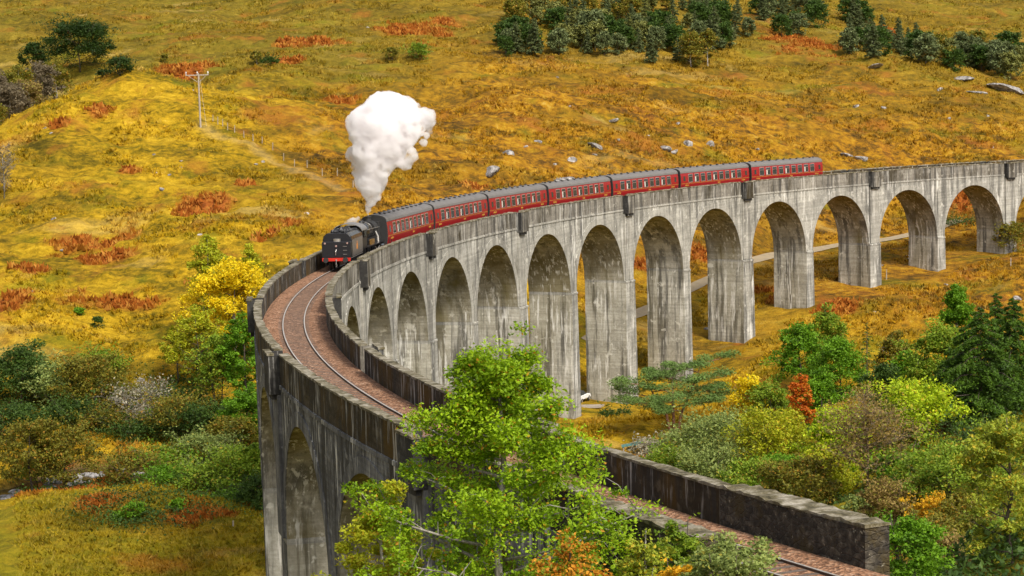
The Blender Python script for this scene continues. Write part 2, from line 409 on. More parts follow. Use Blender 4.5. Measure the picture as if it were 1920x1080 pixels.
def masks(x, y):
    wob = 0.7*fbm(x/3.5, y/3.5, 51, 4)+0.7*fbm(x/11, y/11, 55, 2)
    br = np.zeros(np.shape(x))
    for cx, cy, a, b in BRACK:
        d = np.hypot((x-cx)/a, (y-cy)/b)+wob
        br = np.maximum(br, 1-sstep(0.45, 1.15, d))
    dc = np.hypot(x-CAM[0], y-CAM[1])
    side = (x-CAM[0])/np.maximum(y-CAM[1], 1)      # bearing across the valley: the heath lies right of the old dyke
    he = sstep(-0.125, -0.075, side+0.03*fbm(x/14, y/14, 61, 2))*sstep(330, 372, dc+25*fbm(x/20, y/20, 63, 2))
    olive_shade = sstep(425, 470, dc+20*fbm(x/20, y/20, 65, 2))*(1-sstep(-0.08, 0.0, side))*0.9
    olive_shade = np.maximum(olive_shade, 0.75*sstep(455, 540, dc+20*fbm(x/20, y/20, 65, 2)))  # top slopes darken with distance: cloud shade put into the ground colour
    fi = 1-sstep(240, 264, dc+6*fbm(x/9, y/9, 67, 2))
    pa = (1-sstep(0.4, 1.6, seg_dist(x, y, TRACKWAY)+0.6*fbm(x/3, y/3, 75, 2)))*0.28
    dm = 1-sstep(3.0, 5.0, seg_dist(x, y, STREAM)+1.2*fbm(x/3, y/3, 71, 2))
    return dict(bracken=br, heath=he*(1-0.5*olive_shade), olive=olive_shade, pale=pa, damp=dm, field=fi)
ny, nx = GZ.shape
_i = np.arange(ny*nx).reshape(ny, nx)
_F = np.stack([_i[:-1, :-1], _i[:-1, 1:], _i[1:, 1:], _i[1:, :-1]], -1).reshape(-1, 4)
_V = np.stack([GXX, GYY, GZ], -1).reshape(-1, 3)
_near = (np.abs(GXX+240) < 190) & (GYY < 700)
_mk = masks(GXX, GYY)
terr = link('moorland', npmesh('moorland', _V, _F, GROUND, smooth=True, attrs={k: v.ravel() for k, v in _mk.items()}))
tag(terr, kind='structure')

# stream water and the stony path
def ribbon(name, pts, w, z, mat_, sub=10, drop=None):
    P = []
    pts = [np.array(p[:2], float) for p in pts]
    for a, b in zip(pts[:-1], pts[1:]):
        for k in range(sub): P.append(a+(b-a)*k/sub)
    P.append(pts[-1]); P = np.array(P)
    for _ in range(6): P[1:-1] = (P[:-2]+2*P[1:-1]+P[2:])/4
    T = np.gradient(P, axis=0); T /= np.linalg.norm(T, axis=1)[:, None]; Nn = np.c_[-T[:, 1], T[:, 0]]
    n = 9; V = []
    for i in range(len(P)):
        for j in range(n):
            q = P[i]+Nn[i]*w*(j/(n-1)-0.5)*(1+0.25*math.sin(i*0.7)*math.cos(j))
            V.append((q[0], q[1], z if z is not None else float(H(q[0], q[1]))+0.10))
    F = [(i*n+j, i*n+j+1, (i+1)*n+j+1, (i+1)*n+j) for i in range(len(P)-1) for j in range(n-1)]
    o = link(name, npmesh(name, V, np.array(F), mat_, smooth=True)); tag(o, kind='structure'); return o
m_, n_ = mat('stream_water')
n_.bsdf((0.025, 0.022, 0.014), 0.12, n_.bump(n_.noise(n_.scale(n_.pos(), (1, 1, 1)), 2.2, 4), 0.35, 0.1)); WATER = m_
ribbon('stream', STREAM, 9.0, SZ, WATER)
PATHM = plain('path_grit', (0.30, 0.235, 0.145), 0.95, 0.3, 0.8)
ribbon('path', PATH, 1.7, None, PATHM)

# grass and bracken that nobody could count
TUFT = make_tuft()
def tufts(name, n, rng, only_bracken=False):
    u = rng.random(n); D = 205+(690-205)*u**1.45
    side = (rng.random(n)*2-1)*0.222
    x = CAM[0]+D*side+0.0; y = CAM[1]+D
    rr = np.hypot(x, y)
    keep = (np.abs(rr-R) > 4.5) & (seg_dist(x, y, STREAM) > 4.2) & (seg_dist(x, y, PATH) > 2.2)
    x, y, D = x[keep], y[keep], D[keep]
    mk = masks(x, y)
    if only_bracken:
        k = mk['bracken'] > 0.25+0.5*rng.random(len(x))
    else: k = fbm(x/7, y/5, 81, 3) > -0.05-0.5*(1-sstep(240, 270, D))+0.14*(1-mk['heath'])*sstep(270, 300, D)
    x, y, D = x[k], y[k], D[k]; mk = {a: b[k] for a, b in mk.items()}
    n = len(x); z = H(x, y); nearf = (1-sstep(240, 300, D))
    hgt = (1-0.42*nearf)* (0.22+0.42*rng.random(n)**2)*(1.0 if not only_bracken else 1.5)
    V = np.zeros((n, 3, 4, 3)); tint = np.repeat(rng.random(n), 12)
    for b in range(3):
        ox = rng.normal(size=n)*0.22; oy = rng.normal(size=n)*0.22; r = hgt*(0.30+0.35*rng.random(n)); a0 = rng.random(n)*6.28
        for c in range(3):
            V[:, b, c, 0] = x+ox+r*np.cos(a0+c*2.094); V[:, b, c, 1] = y+oy+r*np.sin(a0+c*2.094); V[:, b, c, 2] = z-0.10
        V[:, b, 3, 0] = x+ox*1.6+rng.normal(size=n)*0.3*hgt; V[:, b, 3, 1] = y+oy*1.6+rng.normal(size=n)*0.3*hgt; V[:, b, 3, 2] = z+hgt*(0.6+0.5*rng.random(n))
    q = (np.arange(n*3)*4)[:, None]
    F = np.concatenate([q+np.array([[0, 1, 3]]), q+np.array([[1, 2, 3]]), q+np.array([[2, 0, 3]])])
    at_ = {k2: np.repeat(v, 12) for k2, v in mk.items()}; at_['tint'] = tint
    return link(name, npmesh(name, V.reshape(-1, 3), F, TUFT, attrs=at_))
tag(tufts('moor_grass', 260000, np.random.default_rng(5)), 'golden autumn moor grass in tussocks over the slopes', 'grass', kind='stuff')
tag(tufts('bracken', 300000, np.random.default_rng(6), True), 'rust red dead bracken in patches on the slopes', 'bracken', kind='stuff')
# ------------------------------------------------------------------ viaduct
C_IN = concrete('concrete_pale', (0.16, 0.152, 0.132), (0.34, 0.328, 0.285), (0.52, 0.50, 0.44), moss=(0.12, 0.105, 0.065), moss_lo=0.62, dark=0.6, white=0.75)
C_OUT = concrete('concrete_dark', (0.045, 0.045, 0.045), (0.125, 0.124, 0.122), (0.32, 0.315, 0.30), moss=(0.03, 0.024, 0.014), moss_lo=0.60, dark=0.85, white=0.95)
C_SOF = concrete('concrete_soffit', (0.17, 0.158, 0.125), (0.33, 0.31, 0.255), (0.50, 0.475, 0.40), moss=(0.11, 0.095, 0.04), moss_lo=0.60, dark=0.6, white=0.75, olive=0.6)
C_PIER = concrete('concrete_pier', (0.22, 0.205, 0.165), (0.43, 0.41, 0.34), (0.60, 0.575, 0.50), moss=(0.11, 0.10, 0.06), moss_lo=0.64, dark=0.75, white=0.8, olive=0.3)
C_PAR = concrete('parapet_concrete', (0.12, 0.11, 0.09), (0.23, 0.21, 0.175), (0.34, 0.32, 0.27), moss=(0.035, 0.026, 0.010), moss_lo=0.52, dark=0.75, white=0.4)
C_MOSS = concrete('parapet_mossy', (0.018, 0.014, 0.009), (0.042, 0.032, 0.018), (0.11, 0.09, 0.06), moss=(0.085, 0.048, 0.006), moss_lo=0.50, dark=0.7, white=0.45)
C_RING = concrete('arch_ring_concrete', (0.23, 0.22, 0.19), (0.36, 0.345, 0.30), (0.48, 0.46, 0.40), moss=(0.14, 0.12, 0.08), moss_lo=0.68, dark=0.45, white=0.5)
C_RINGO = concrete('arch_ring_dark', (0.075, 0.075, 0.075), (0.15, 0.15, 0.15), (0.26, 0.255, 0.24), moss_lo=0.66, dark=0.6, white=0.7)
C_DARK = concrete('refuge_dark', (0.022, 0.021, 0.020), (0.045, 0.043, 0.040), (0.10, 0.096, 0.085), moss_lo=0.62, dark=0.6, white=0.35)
def rubble_mat():
    m, n = mat('rubble_masonry'); p = n.pos()
    v = n.n('ShaderNodeTexVoronoi', i_Vector=n.scale(n.mix(0.06, p, n.n('ShaderNodeTexNoise', i_Vector=p, i_Scale=1.5).outputs[1]), (1.0, 1.0, 2.1)), i_Scale=2.3)
    cell = n.n('ShaderNodeSeparateColor', i_0=v.outputs[1]).outputs[0]
    e = n.n('ShaderNodeTexVoronoi', feature='DISTANCE_TO_EDGE', i_Vector=n.scale(n.mix(0.06, p, n.n('ShaderNodeTexNoise', i_Vector=p, i_Scale=1.5).outputs[1]), (1.0, 1.0, 2.1)), i_Scale=2.3).outputs[0]
    g = n.noise(p, 3.5, 6, 0.7)
    c = n.ramp(n.math('ADD', n.math('MULTIPLY', cell, 0.14), n.math('MULTIPLY', g, 0.86)), [(0.32, (0.014, 0.011, 0.008)), (0.48, (0.036, 0.029, 0.020)), (0.60, (0.085, 0.072, 0.052)), (0.74, (0.22, 0.19, 0.145))])
    c = n.mix(n.ramp(e, [(0.0, 0.22), (0.06, 0.0)]), c, (0.012, 0.010, 0.007))
    c = n.mix(n.ramp(n.noise(p, 0.7, 5, 0.65), [(0.52, 0.0), (0.62, 0.8)]), c, (0.055, 0.038, 0.008))
    c = n.mix(n.ramp(n.noise(p, 4.5, 3, 0.6), [(0.66, 0.0), (0.70, 0.8)]), c, (0.40, 0.37, 0.28))
    n.bsdf(c, 0.95, n.bump(n.math('ADD', n.ramp(e, [(0.0, 0.55), (0.12, 1.0)]), g), 0.9, 0.08)); return m
RUBBLE = rubble_mat()
def coping_mat():
    m, n = mat('coping'); p = n.pos()
    g = n.noise(p, 1.4, 6, 0.7); c = n.ramp(g, [(0.36, (0.035, 0.028, 0.010)), (0.47, (0.12, 0.10, 0.05)), (0.60, (0.27, 0.24, 0.18)), (0.74, (0.44, 0.40, 0.33))])
    n.bsdf(c, 0.95, n.bump(n.noise(p, 5, 5, 0.7), 0.8, 0.08)); return m
COPE = coping_mat()
CRACK = plain('dark_joint', (0.03, 0.028, 0.025), 0.95)
via = thing('viaduct', 'tall curved grey concrete viaduct of many round arches carrying the railway', 'viaduct', arc(0, R, 0))
via.location = (0, 0, 0)
Z_TOP = -0.42
RA = (BAY-1.45-0.95)/2; Z_CR = -1.86; Z_SP = Z_CR-RA
RI, RO = R-WIN, R+WOUT
def hw(m): return 1.45 if m % 2 == 0 else 0.95
M0, M1 = -5, 16
for m in range(M0, M1):
    s0, s1 = spier(m), spier(m+1); a0 = s0+hw(m); cx = a0+RA
    S = [s0, a0]+[cx-RA*math.cos(math.pi*i/28) for i in range(1, 28)]+[cx+RA, s1]
    Z = [Z_SP, Z_SP]+[Z_SP+RA*math.sin(math.pi*i/28) for i in range(1, 28)]+[Z_SP, Z_SP]
    b = MB(); n = len(S)
    vs = []
    for s, z in zip(S, Z): vs += [arc(s, RI, z), arc(s, RI, Z_TOP), arc(s, RO, z), arc(s, RO, Z_TOP)]
    b.add(vs, [(4*i, 4*i+4, 4*i+5, 4*i+1) for i in range(n-1)], 0)
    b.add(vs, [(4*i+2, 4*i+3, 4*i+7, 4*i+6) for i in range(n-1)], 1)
    b.add(vs, [(4*i, 4*i+2, 4*i+6, 4*i+4) for i in range(1, n-2)], 2)
    b.add(vs, [(4*i+1, 4*i+5, 4*i+7, 4*i+3) for i in range(n-1)], 2)
    sp = b.obj('arch_span', [C_IN, C_OUT, C_SOF], via)
    me = sp.data
    for rr, nm, mt, sg in ((RI, 'arch_ring', C_RING, -1), (RO, 'arch_ring', C_RINGO, 1)):
        b = MB(); vs = []
        for i in range(33):
            a = math.pi*i/32; ca, sa = -math.cos(a), math.sin(a)
            for rad in (RA-0.003, RA+0.82): 
                for dr in (0.0, 0.06): vs.append(arc(cx+rad*ca, rr+sg*dr, Z_SP+rad*sa*(1 if rad > RA else 1)))
        fs = []
        for i in range(32):
            k = 4*i; fs += [(k+1, k+5, k+7, k+3), (k, k+1, k+5, k+4), (k+2, k+6, k+7, k+3)]
        b.add(vs, fs); b.obj(nm, mt, sp)
def tf_arc(s, r, z): return arc(s, r, z)
JR = np.random.default_rng(31)
def arcbox(b, s0, s1, r0, r1, z0, z1, mi=0, step=4.0, rough=0.0):
    n = max(1, int(abs(s1-s0)/step)); rings = []
    for i in range(n+1):
        s = s0+(s1-s0)*i/n
        j = JR.normal(size=4)*rough if rough else (0, 0, 0, 0)
        rings.append([arc(s, r0+j[0], z0), arc(s, r1+j[1], z0), arc(s, r1+j[1], z1+j[2]), arc(s, r0+j[0], z1+j[3])])
    b.loft(rings, mi)
for m in range(M0, M1+1):
    s = spier(m); w = hw(m); even = m % 2 == 0
    p = arc(s, R, 0); zg = min(float(H(*arc(s, r, 0)[:2])) for r in (RI-1, R, RO+1))-2.0-GRAD*s
    zb = min(zg, Z_SP-2.0)
    d = Z_SP-zb; bt = d/60
    w0 = w-0.012; e0 = 0.26 if even else 0.14
    b = MB()
    def ring(z, ww, er):
        eo = 0.02+max(0.0, er-e0)*0.3 if er < e0+0.05 else 0.02
        return [arc(s-ww, RI-er, z), arc(s-ww, RO+eo, z), arc(s+ww, RO+eo, z), arc(s+ww, RI-er, z)]
    b.loft([ring(zb, w0+bt, e0+min(bt, 0.04)), ring(Z_SP-0.34, w0, e0)], 0)
    me = b.mesh('pier', [C_PIER, C_IN, C_OUT])
    for f in me.polygons:
        c = f.center; rad = math.hypot(c[0], c[1])
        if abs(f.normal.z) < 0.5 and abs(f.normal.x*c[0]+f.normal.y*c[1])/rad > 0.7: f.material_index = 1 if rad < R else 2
    pr = link('pier', me, via)
    b = MB(); b.loft([ring(Z_SP-0.34, w0-0.004, e0+0.07), ring(Z_SP-0.14, w0-0.004, e0+0.07), ring(Z_SP-0.004, w0-0.004, 0.03)], 0)
    b.obj('impost', C_IN, pr)
    if even:
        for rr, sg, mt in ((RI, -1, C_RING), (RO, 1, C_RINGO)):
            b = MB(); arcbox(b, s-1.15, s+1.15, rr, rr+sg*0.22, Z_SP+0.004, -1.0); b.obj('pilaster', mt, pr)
for side, rr, sg in (('in', RI, -1), ('out', RO, 1)):
    ends = []
    evens = [m for m in range(M0, M1+1) if m % 2 == 0]
    # refuges: three low walls that step out from the parapet on a corbel
    for m in evens:
        s = spier(m); far = m >= 0
        b = MB()
        W, t, dp = 1.2, 0.34, 0.66
        e = rr+sg*dp
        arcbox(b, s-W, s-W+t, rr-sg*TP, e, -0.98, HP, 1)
        arcbox(b, s+W-t, s+W, rr-sg*TP, e, -0.98, HP, 0)
        arcbox(b, s-W+t, s+W-t, e-sg*t, e, -0.98, HP-0.004, 0)
        arcbox(b, s-W+t, s+W-t, rr, e-sg*t, -0.98, -0.55, 0)
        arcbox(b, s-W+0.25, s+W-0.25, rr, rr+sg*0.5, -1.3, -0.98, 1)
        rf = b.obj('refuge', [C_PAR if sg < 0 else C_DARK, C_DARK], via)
        b = MB(); arcbox(b, s-W-0.06, s+W+0.06, e-sg*t, e+sg*0.06, HP, HP+0.13); b.obj('coping', COPE, rf)
    segs = [spier(M0)-13.2]+[spier(m) for m in evens]+[spier(M1)+14]
    for i in range(len(segs)-1):
        a = segs[i]+(1.25 if i else 0); c = segs[i+1]-(1.25 if i < len(segs)-2 else 0)
        if i == len(segs)-2: a = segs[i]+1.25
        near = segs[i] < 10
        if i == 0:
            a = spier(M0)-2.2
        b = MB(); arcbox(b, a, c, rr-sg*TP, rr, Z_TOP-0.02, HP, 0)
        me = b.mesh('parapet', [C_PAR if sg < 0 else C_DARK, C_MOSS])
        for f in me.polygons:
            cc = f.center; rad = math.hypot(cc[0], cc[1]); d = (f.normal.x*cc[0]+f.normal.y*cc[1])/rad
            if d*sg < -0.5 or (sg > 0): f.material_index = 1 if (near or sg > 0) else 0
        pp = link('parapet', me, via)
        b = MB(); arcbox(b, a, c, rr-sg*(TP+0.05), rr+sg*0.05, HP, HP+0.11, 0, 0.55, 0.022); b.obj('coping', COPE, pp)
        b = MB(); arcbox(b, a, c, rr+sg*0.003, rr+sg*0.085, Z_TOP-0.24, Z_TOP-0.02); b.obj('string_course', C_RING if sg < 0 else C_RINGO, pp)
    # the thick rubble wall over the near abutment
    s1 = spier(M0)-2.2; s0 = -121.25 if sg < 0 else -119.6
    b = MB(); arcbox(b, s0, s1, rr-sg*TP, rr+sg*0.54, -2.2, HP+0.02, 0, 0.7, 0.012)
    wl = b.obj('wing_wall', RUBBLE, via)
    b = MB(); arcbox(b, s0-0.04, s1, rr-sg*(TP+0.05), rr+sg*0.59, HP+0.02, HP+0.12, 0, 0.4, 0.035); b.obj('coping', COPE, wl)
b = MB(); s0 = spier(M0); arcbox(b, s0-13.5, s0, RI+0.005, RO-0.005, -16, Z_TOP-0.02); b.obj('abutment', C_OUT, via)
b = MB(); s0 = spier(M1); arcbox(b, s0, s0+14, RI+0.005, RO-0.005, -30, Z_TOP-0.02); b.obj('abutment', C_IN, via)

# ------------------------------------------------------------------ permanent way
m_, n_ = mat('red_ballast'); p_ = n_.pos()
g_ = n_.n('ShaderNodeTexVoronoi', i_Vector=p_, i_Scale=7.0).outputs[1]
gs_ = n_.n('ShaderNodeSeparateColor', i_0=g_).outputs[0]
c_ = n_.ramp(n_.math('ADD', n_.math('MULTIPLY', gs_, 0.55), n_.math('MULTIPLY', n_.noise(p_, 0.8, 5, 0.6), 0.45)), [(0.18, (0.080, 0.036, 0.018)), (0.42, (0.215, 0.100, 0.046)), (0.66, (0.35, 0.180, 0.095)), (0.90, (0.53, 0.35, 0.235))])
n_.bsdf(c_, 0.95, n_.bump(n_.n('ShaderNodeTexVoronoi', i_Vector=p_, i_Scale=7.0).outputs[0], 0.9, 0.12)); BALLAST = m_
b = MB(); rings = []
for i in range(260):
    s = -215+i*2.05
    f = RI+TP+0.004; g = RO-TP-0.004
    rings.append([arc(s, f, -0.10), arc(s, f+0.35, -0.06), arc(s, R-1.35, -0.085), arc(s, R-0.95, -0.115), arc(s, R+0.95, -0.115), arc(s, R+1.35, -0.085), arc(s, g-0.3, -0.06), arc(s, g, -0.10), arc(s, g, -0.42), arc(s, f, -0.42)])
b.loft(rings); tag(b.obj('ballast', BALLAST), kind='structure')
m_, n_ = mat('rail_steel'); n_.bsdf(n_.mix(n_.noise(n_.pos(), 2), (0.06, 0.04, 0.03), (0.14, 0.10, 0.075)), 0.5, Metallic=0.2); RUST = m_
m_, n_ = mat('rail_head'); n_.bsdf((0.60, 0.54, 0.48), 0.35, Metallic=0.4); SHINE = m_
SLEEP = plain('sleeper_timber', (0.115, 0.085, 0.065), 0.9, 0.4, 2.0)
trk = thing('railway_track', 'single curved railway track with bright rails on reddish ballast', 'railway track')
for o_ in (-0.75, 0.75):
    rings = []; rh = []
    for i in range(260):
        s = -215+i*2.05; r = R+o_
        rings.append([arc(s, r-.07, -.155), arc(s, r+.07, -.155), arc(s, r+.02, -.12), arc(s, r+.02, -.05), arc(s, r+.045, -.04), arc(s, r+.045, -.012), arc(s, r-.045, -.012), arc(s, r-.045, -.04), arc(s, r-.02, -.05), arc(s, r-.02, -.12)])
        rh.append([arc(s, r-.043, -.012), arc(s, r+.043, -.012), arc(s, r+.036, 0.0), arc(s, r-.036, 0.0)])
    b = MB(); b.loft(rings, 0); b.loft(rh, 1); b.obj('rail', [RUST, SHINE], trk)
b = MB(); b.box(-0.13, 0.13, -1.28, 1.28, -0.16, -0.105); sl = b.mesh('sleeper', SLEEP, bevel=0.012)
rest = MB()
for i in range(560):
    s = -212+i*0.76
    if s > 140: break
    if -118 <= s < -118+100*0.76*1.25 and i % 1 == 0 and sum(1 for c in trk.children if c.name.startswith('sleeper')) < 100:
        o = link('sleeper', sl, trk); o.location = arc(s, R, 0.0); o.rotation_euler = (0, -math.atan(GRAD), math.pi/2-s/R)
    else:
        def tf(x, y, z, s=s): return arc(s+x, R+y, z)
        rest.box(-0.13, 0.13, -1.28, 1.28, -0.16, -0.105, 0, tf)
ro = rest.obj('sleeper', SLEEP, trk); ro['kind'] = 'stuff'
# ------------------------------------------------------------------ vegetation
BARK = make_bark('bark_brown', (0.035, 0.026, 0.018), (0.12, 0.095, 0.07))
BARKG = make_bark('bark_grey', (0.12, 0.105, 0.085), (0.36, 0.33, 0.28))
BARKP = make_bark('bark_pine', (0.09, 0.04, 0.022), (0.26, 0.125, 0.07))
BARKW = make_bark('bark_birch', (0.20, 0.18, 0.15), (0.60, 0.56, 0.50))
TWIG = make_bark('twig_brown', (0.15, 0.10, 0.065), (0.33, 0.24, 0.16))
L = dict(
 oak=leaf('leaf_oak', (0.085, 0.185, 0.004), (0.36, 0.53, 0.012), (0.55, 0.26, 0.02), 0.968),
 lime=leaf('leaf_lime', (0.13, 0.24, 0.005), (0.56, 0.68, 0.02), (0.55, 0.40, 0.02), 0.95),
 yellow=leaf('leaf_yellow', (0.62, 0.46, 0.008), (0.92, 0.72, 0.015), (0.30, 0.32, 0.02), 0.92),
 gold=leaf('leaf_gold', (0.36, 0.192, 0.0072), (0.759, 0.437, 0.0138), (0.25, 0.24, 0.02), 0.9),
 ygreen=leaf('leaf_yellow_green', (0.18, 0.22, 0.008), (0.5, 0.52, 0.02), (0.50, 0.36, 0.02), 0.88),
 birch=leaf('leaf_birch', (0.1215, 0.1755, 0.0108), (0.4, 0.45, 0.0375), (0.55, 0.42, 0.03), 0.85),
 green=leaf('leaf_green', (0.045, 0.13, 0.005), (0.19, 0.37, 0.014)),
 mid=leaf('leaf_mid_green', (0.07, 0.14, 0.008), (0.27, 0.38, 0.025), (0.40, 0.32, 0.03), 0.93),
 dark=leaf('leaf_dark_green', (0.021, 0.0525, 0.009), (0.084, 0.147, 0.0196)),
 deep=leaf('leaf_deep_green', (0.012, 0.030, 0.005), (0.045, 0.085, 0.010)),
 willow=leaf('leaf_grey_green', (0.1, 0.145, 0.025), (0.34, 0.41, 0.11), (0.40, 0.36, 0.06), 0.93),
 olive=leaf('leaf_olive', (0.075, 0.0813, 0.0075), (0.264, 0.24, 0.024), (0.38, 0.20, 0.02), 0.9),
 rust=leaf('leaf_orange', (0.374, 0.0605, 0.0088), (0.726, 0.209, 0.0154), (0.36, 0.32, 0.02), 0.85),
 orange=leaf('leaf_orange_green', (0.462, 0.143, 0.011), (0.726, 0.352, 0.0275), (0.20, 0.27, 0.015), 0.6),
 brown=leaf('leaf_brown', (0.144, 0.09, 0.024), (0.374, 0.264, 0.077), (0.26, 0.25, 0.03), 0.8),
 grey=leaf('leaf_grey_brown', (0.085, 0.066, 0.036), (0.24, 0.19, 0.11)),
 silver=leaf('leaf_silver', (0.22, 0.20, 0.12), (0.55, 0.50, 0.36)),
 spruce=leaf('needle_spruce', (0.014, 0.044, 0.003), (0.085, 0.165, 0.01), trans=0.15),
 pine=leaf('needle_pine', (0.04, 0.085, 0.016), (0.17, 0.27, 0.06), trans=0.2),
 young=leaf('needle_young_pine_hazed', (0.055, 0.08, 0.026), (0.155, 0.185, 0.065), trans=0.15),  # distance haze put into the needle colours of the young wood
 youngl=leaf('needle_light_pine', (0.085, 0.1, 0.02), (0.22, 0.225, 0.055), trans=0.15),
)
def leafmesh(name, C, size, rng, mat_, tint, up=0.4, asp=0.6, bias=None):
    """one small diamond leaf per centre"""
    n = len(C); C = np.asarray(C)
    nr = rng.normal(size=(n, 3)); nr[:, 2] = np.abs(nr[:, 2])+up
    if bias is not None: nr += bias
    nr /= np.linalg.norm(nr, axis=1)[:, None]
    a = rng.normal(size=(n, 3)); u = np.cross(nr, a); u /= np.linalg.norm(u, axis=1)[:, None]+1e-9; v = np.cross(nr, u)
    s = (size*(0.6+0.8*rng.random(n)))[:, None]
    bend = nr*s*0.18
    V = np.stack([C-u*s, C+v*s*asp-bend, C+u*s, C-v*s*asp-bend], 1).reshape(-1, 3)
    F = np.arange(n*4).reshape(-1, 4)
    od = rng.random(n)
    return npmesh(name, V, F, mat_, attrs=dict(tint=np.repeat(np.clip(tint, 0, 1), 4), odd=np.repeat(od, 4)))
def broadleaf(rng, h, w, n, size, base=0.25, limbs=9, prof=None, stems=1, droop=0.0, lean=0.0, clump=0.10, gap=0.15, subs=5, trunk_r=None, up=0.55, full=0.0, nshell=None, core=0, cone=0.0):
    """-> (MB of trunk and limbs, leaf centres, tint)"""
    b = MB(); cl = []
    prof = prof or (lambda t: math.sin(math.pi*min(1, max(0, 0.12+0.88*t))**0.8)**0.7)
    r0 = trunk_r or h*0.016/math.sqrt(stems)
    for st in range(stems):
        az0 = rng.random()*6.28; sp = (0.10 if stems > 1 else 0.03)*w
        off = Vector((math.cos(az0), math.sin(az0), 0))*(0.06*w if stems > 1 else 0)
        pts = []; K = 7; topx = math.cos(az0)*sp*2.2+lean*h; topy = math.sin(az0)*sp*2.2
        hh = h*(0.96 if st == 0 else 0.72+0.2*rng.random())
        for i in range(K):
            t = i/(K-1); wob = 0.02*h*t*(1-t)*4
            pts.append(off+Vector((topx*t+rng.normal()*wob*.5, topy*t+rng.normal()*wob*.5, -0.4+(hh+0.4)*t)))
        b.tube(pts, [r0*(1-0.9*i/(K-1))+0.01 for i in range(K)], 6)
        def tr(t):
            x = t*(K-1); i = min(int(x), K-2); return pts[i].lerp(pts[i+1], x-i)
        ph = rng.random()*6.28
        for li in range(limbs):
            t = base+(0.97-base)*(li+rng.random()*0.8)/limbs
            tc = (t-base)/(1-base)
            Lh = w*0.5*prof(tc)*(0.75+0.4*rng.random())
            az = ph+li*2.399+rng.normal()*0.3
            p0 = tr(t*0.93); d = Vector((math.cos(az), math.sin(az), 0))
            rise = Lh*(up*(0.5+tc)-droop)
            q = [p0, p0+d*Lh*0.35+Vector((0, 0, rise*0.25)), p0+d*Lh*0.7+Vector((rng.normal()*0.05*Lh, rng.normal()*0.05*Lh, rise*0.65)), p0+d*Lh+Vector((0, 0, rise-droop*Lh*0.3))]
            rr = r0*0.42*(1-0.6*t)+0.008
            b.tube(q, [rr, rr*0.75, rr*0.5, rr*0.2], 4)
            for si in range(subs):
                f = 0.3+0.7*(si+0.5)/subs
                x = f*3; i = min(int(x), 2); c0 = q[i].lerp(q[i+1], x-i)
                v = Vector((rng.normal(), rng.normal(), rng.normal()*0.7+0.25)).normalized()*Lh*0.33*(0.5+0.7*rng.random())
                c1 = c0+v
                b.tube([c0, (c0+c1)/2+Vector((0, 0, 0.05*Lh)), c1], [rr*0.35, rr*0.22, rr*0.08], 3)
                if rng.random() > gap: cl.append((c1, 1.0)); cl.append(((c0+c1)/2, 0.6))
            cl.append((q[3], 0.9))
        for k in range(3): cl.append((pts[-1]+Vector((rng.normal()*0.04*w, rng.normal()*0.04*w, -0.05*h*k)), 0.7))
    for k in range(core):
        t = rng.random(); az = rng.random()*6.283; q_ = rng.random()**0.6*0.34*w*prof(t)
        cl.append((Vector((math.cos(az)*q_, math.sin(az)*q_, h*(base+(0.97-base)*t))), 0.9))
    P = np.array([tuple(c[0]) for c in cl]); W = np.array([c[1] for c in cl])
    if full > 0:
        ns = nshell or 60
        v = rng.normal(size=(ns, 3)); v /= np.linalg.norm(v, axis=1)[:, None]; v[:, 2] = np.where(v[:, 2] < -0.55, -v[:, 2], v[:, 2])
        rr_ = (0.45+0.55*rng.random(ns)**0.5)*(0.82+0.36*rng.random(ns))
        zc = h*(base*0.6+1)/2; hz = h*(1-base*0.6)/2*0.93
        rr2 = rr_*(1+cone*(0.18-0.62*(v[:, 2]*rr_+1)/2))
        S_ = np.stack([v[:, 0]*rr2*w*0.44, v[:, 1]*rr2*w*0.44, zc+v[:, 2]*rr_*hz], 1)
        W = np.r_[W/W.sum()*(1-full), np.full(ns, full/ns)]; P = np.r_[P, S_]
    ct = rng.random(len(P))
    idx = rng.choice(len(P), n, p=W/W.sum())
    cr = clump*w*(0.6+0.8*ct[idx])
    off = rng.normal(size=(n, 3)); off /= np.linalg.norm(off, axis=1)[:, None]+1e-9
    off *= (rng.random(n)**0.45*cr)[:, None]; off[:, 2] *= 0.62
    C = P[idx]+off
    tint = 0.62*ct[idx]+0.38*rng.random(n)
    return b, C, tint
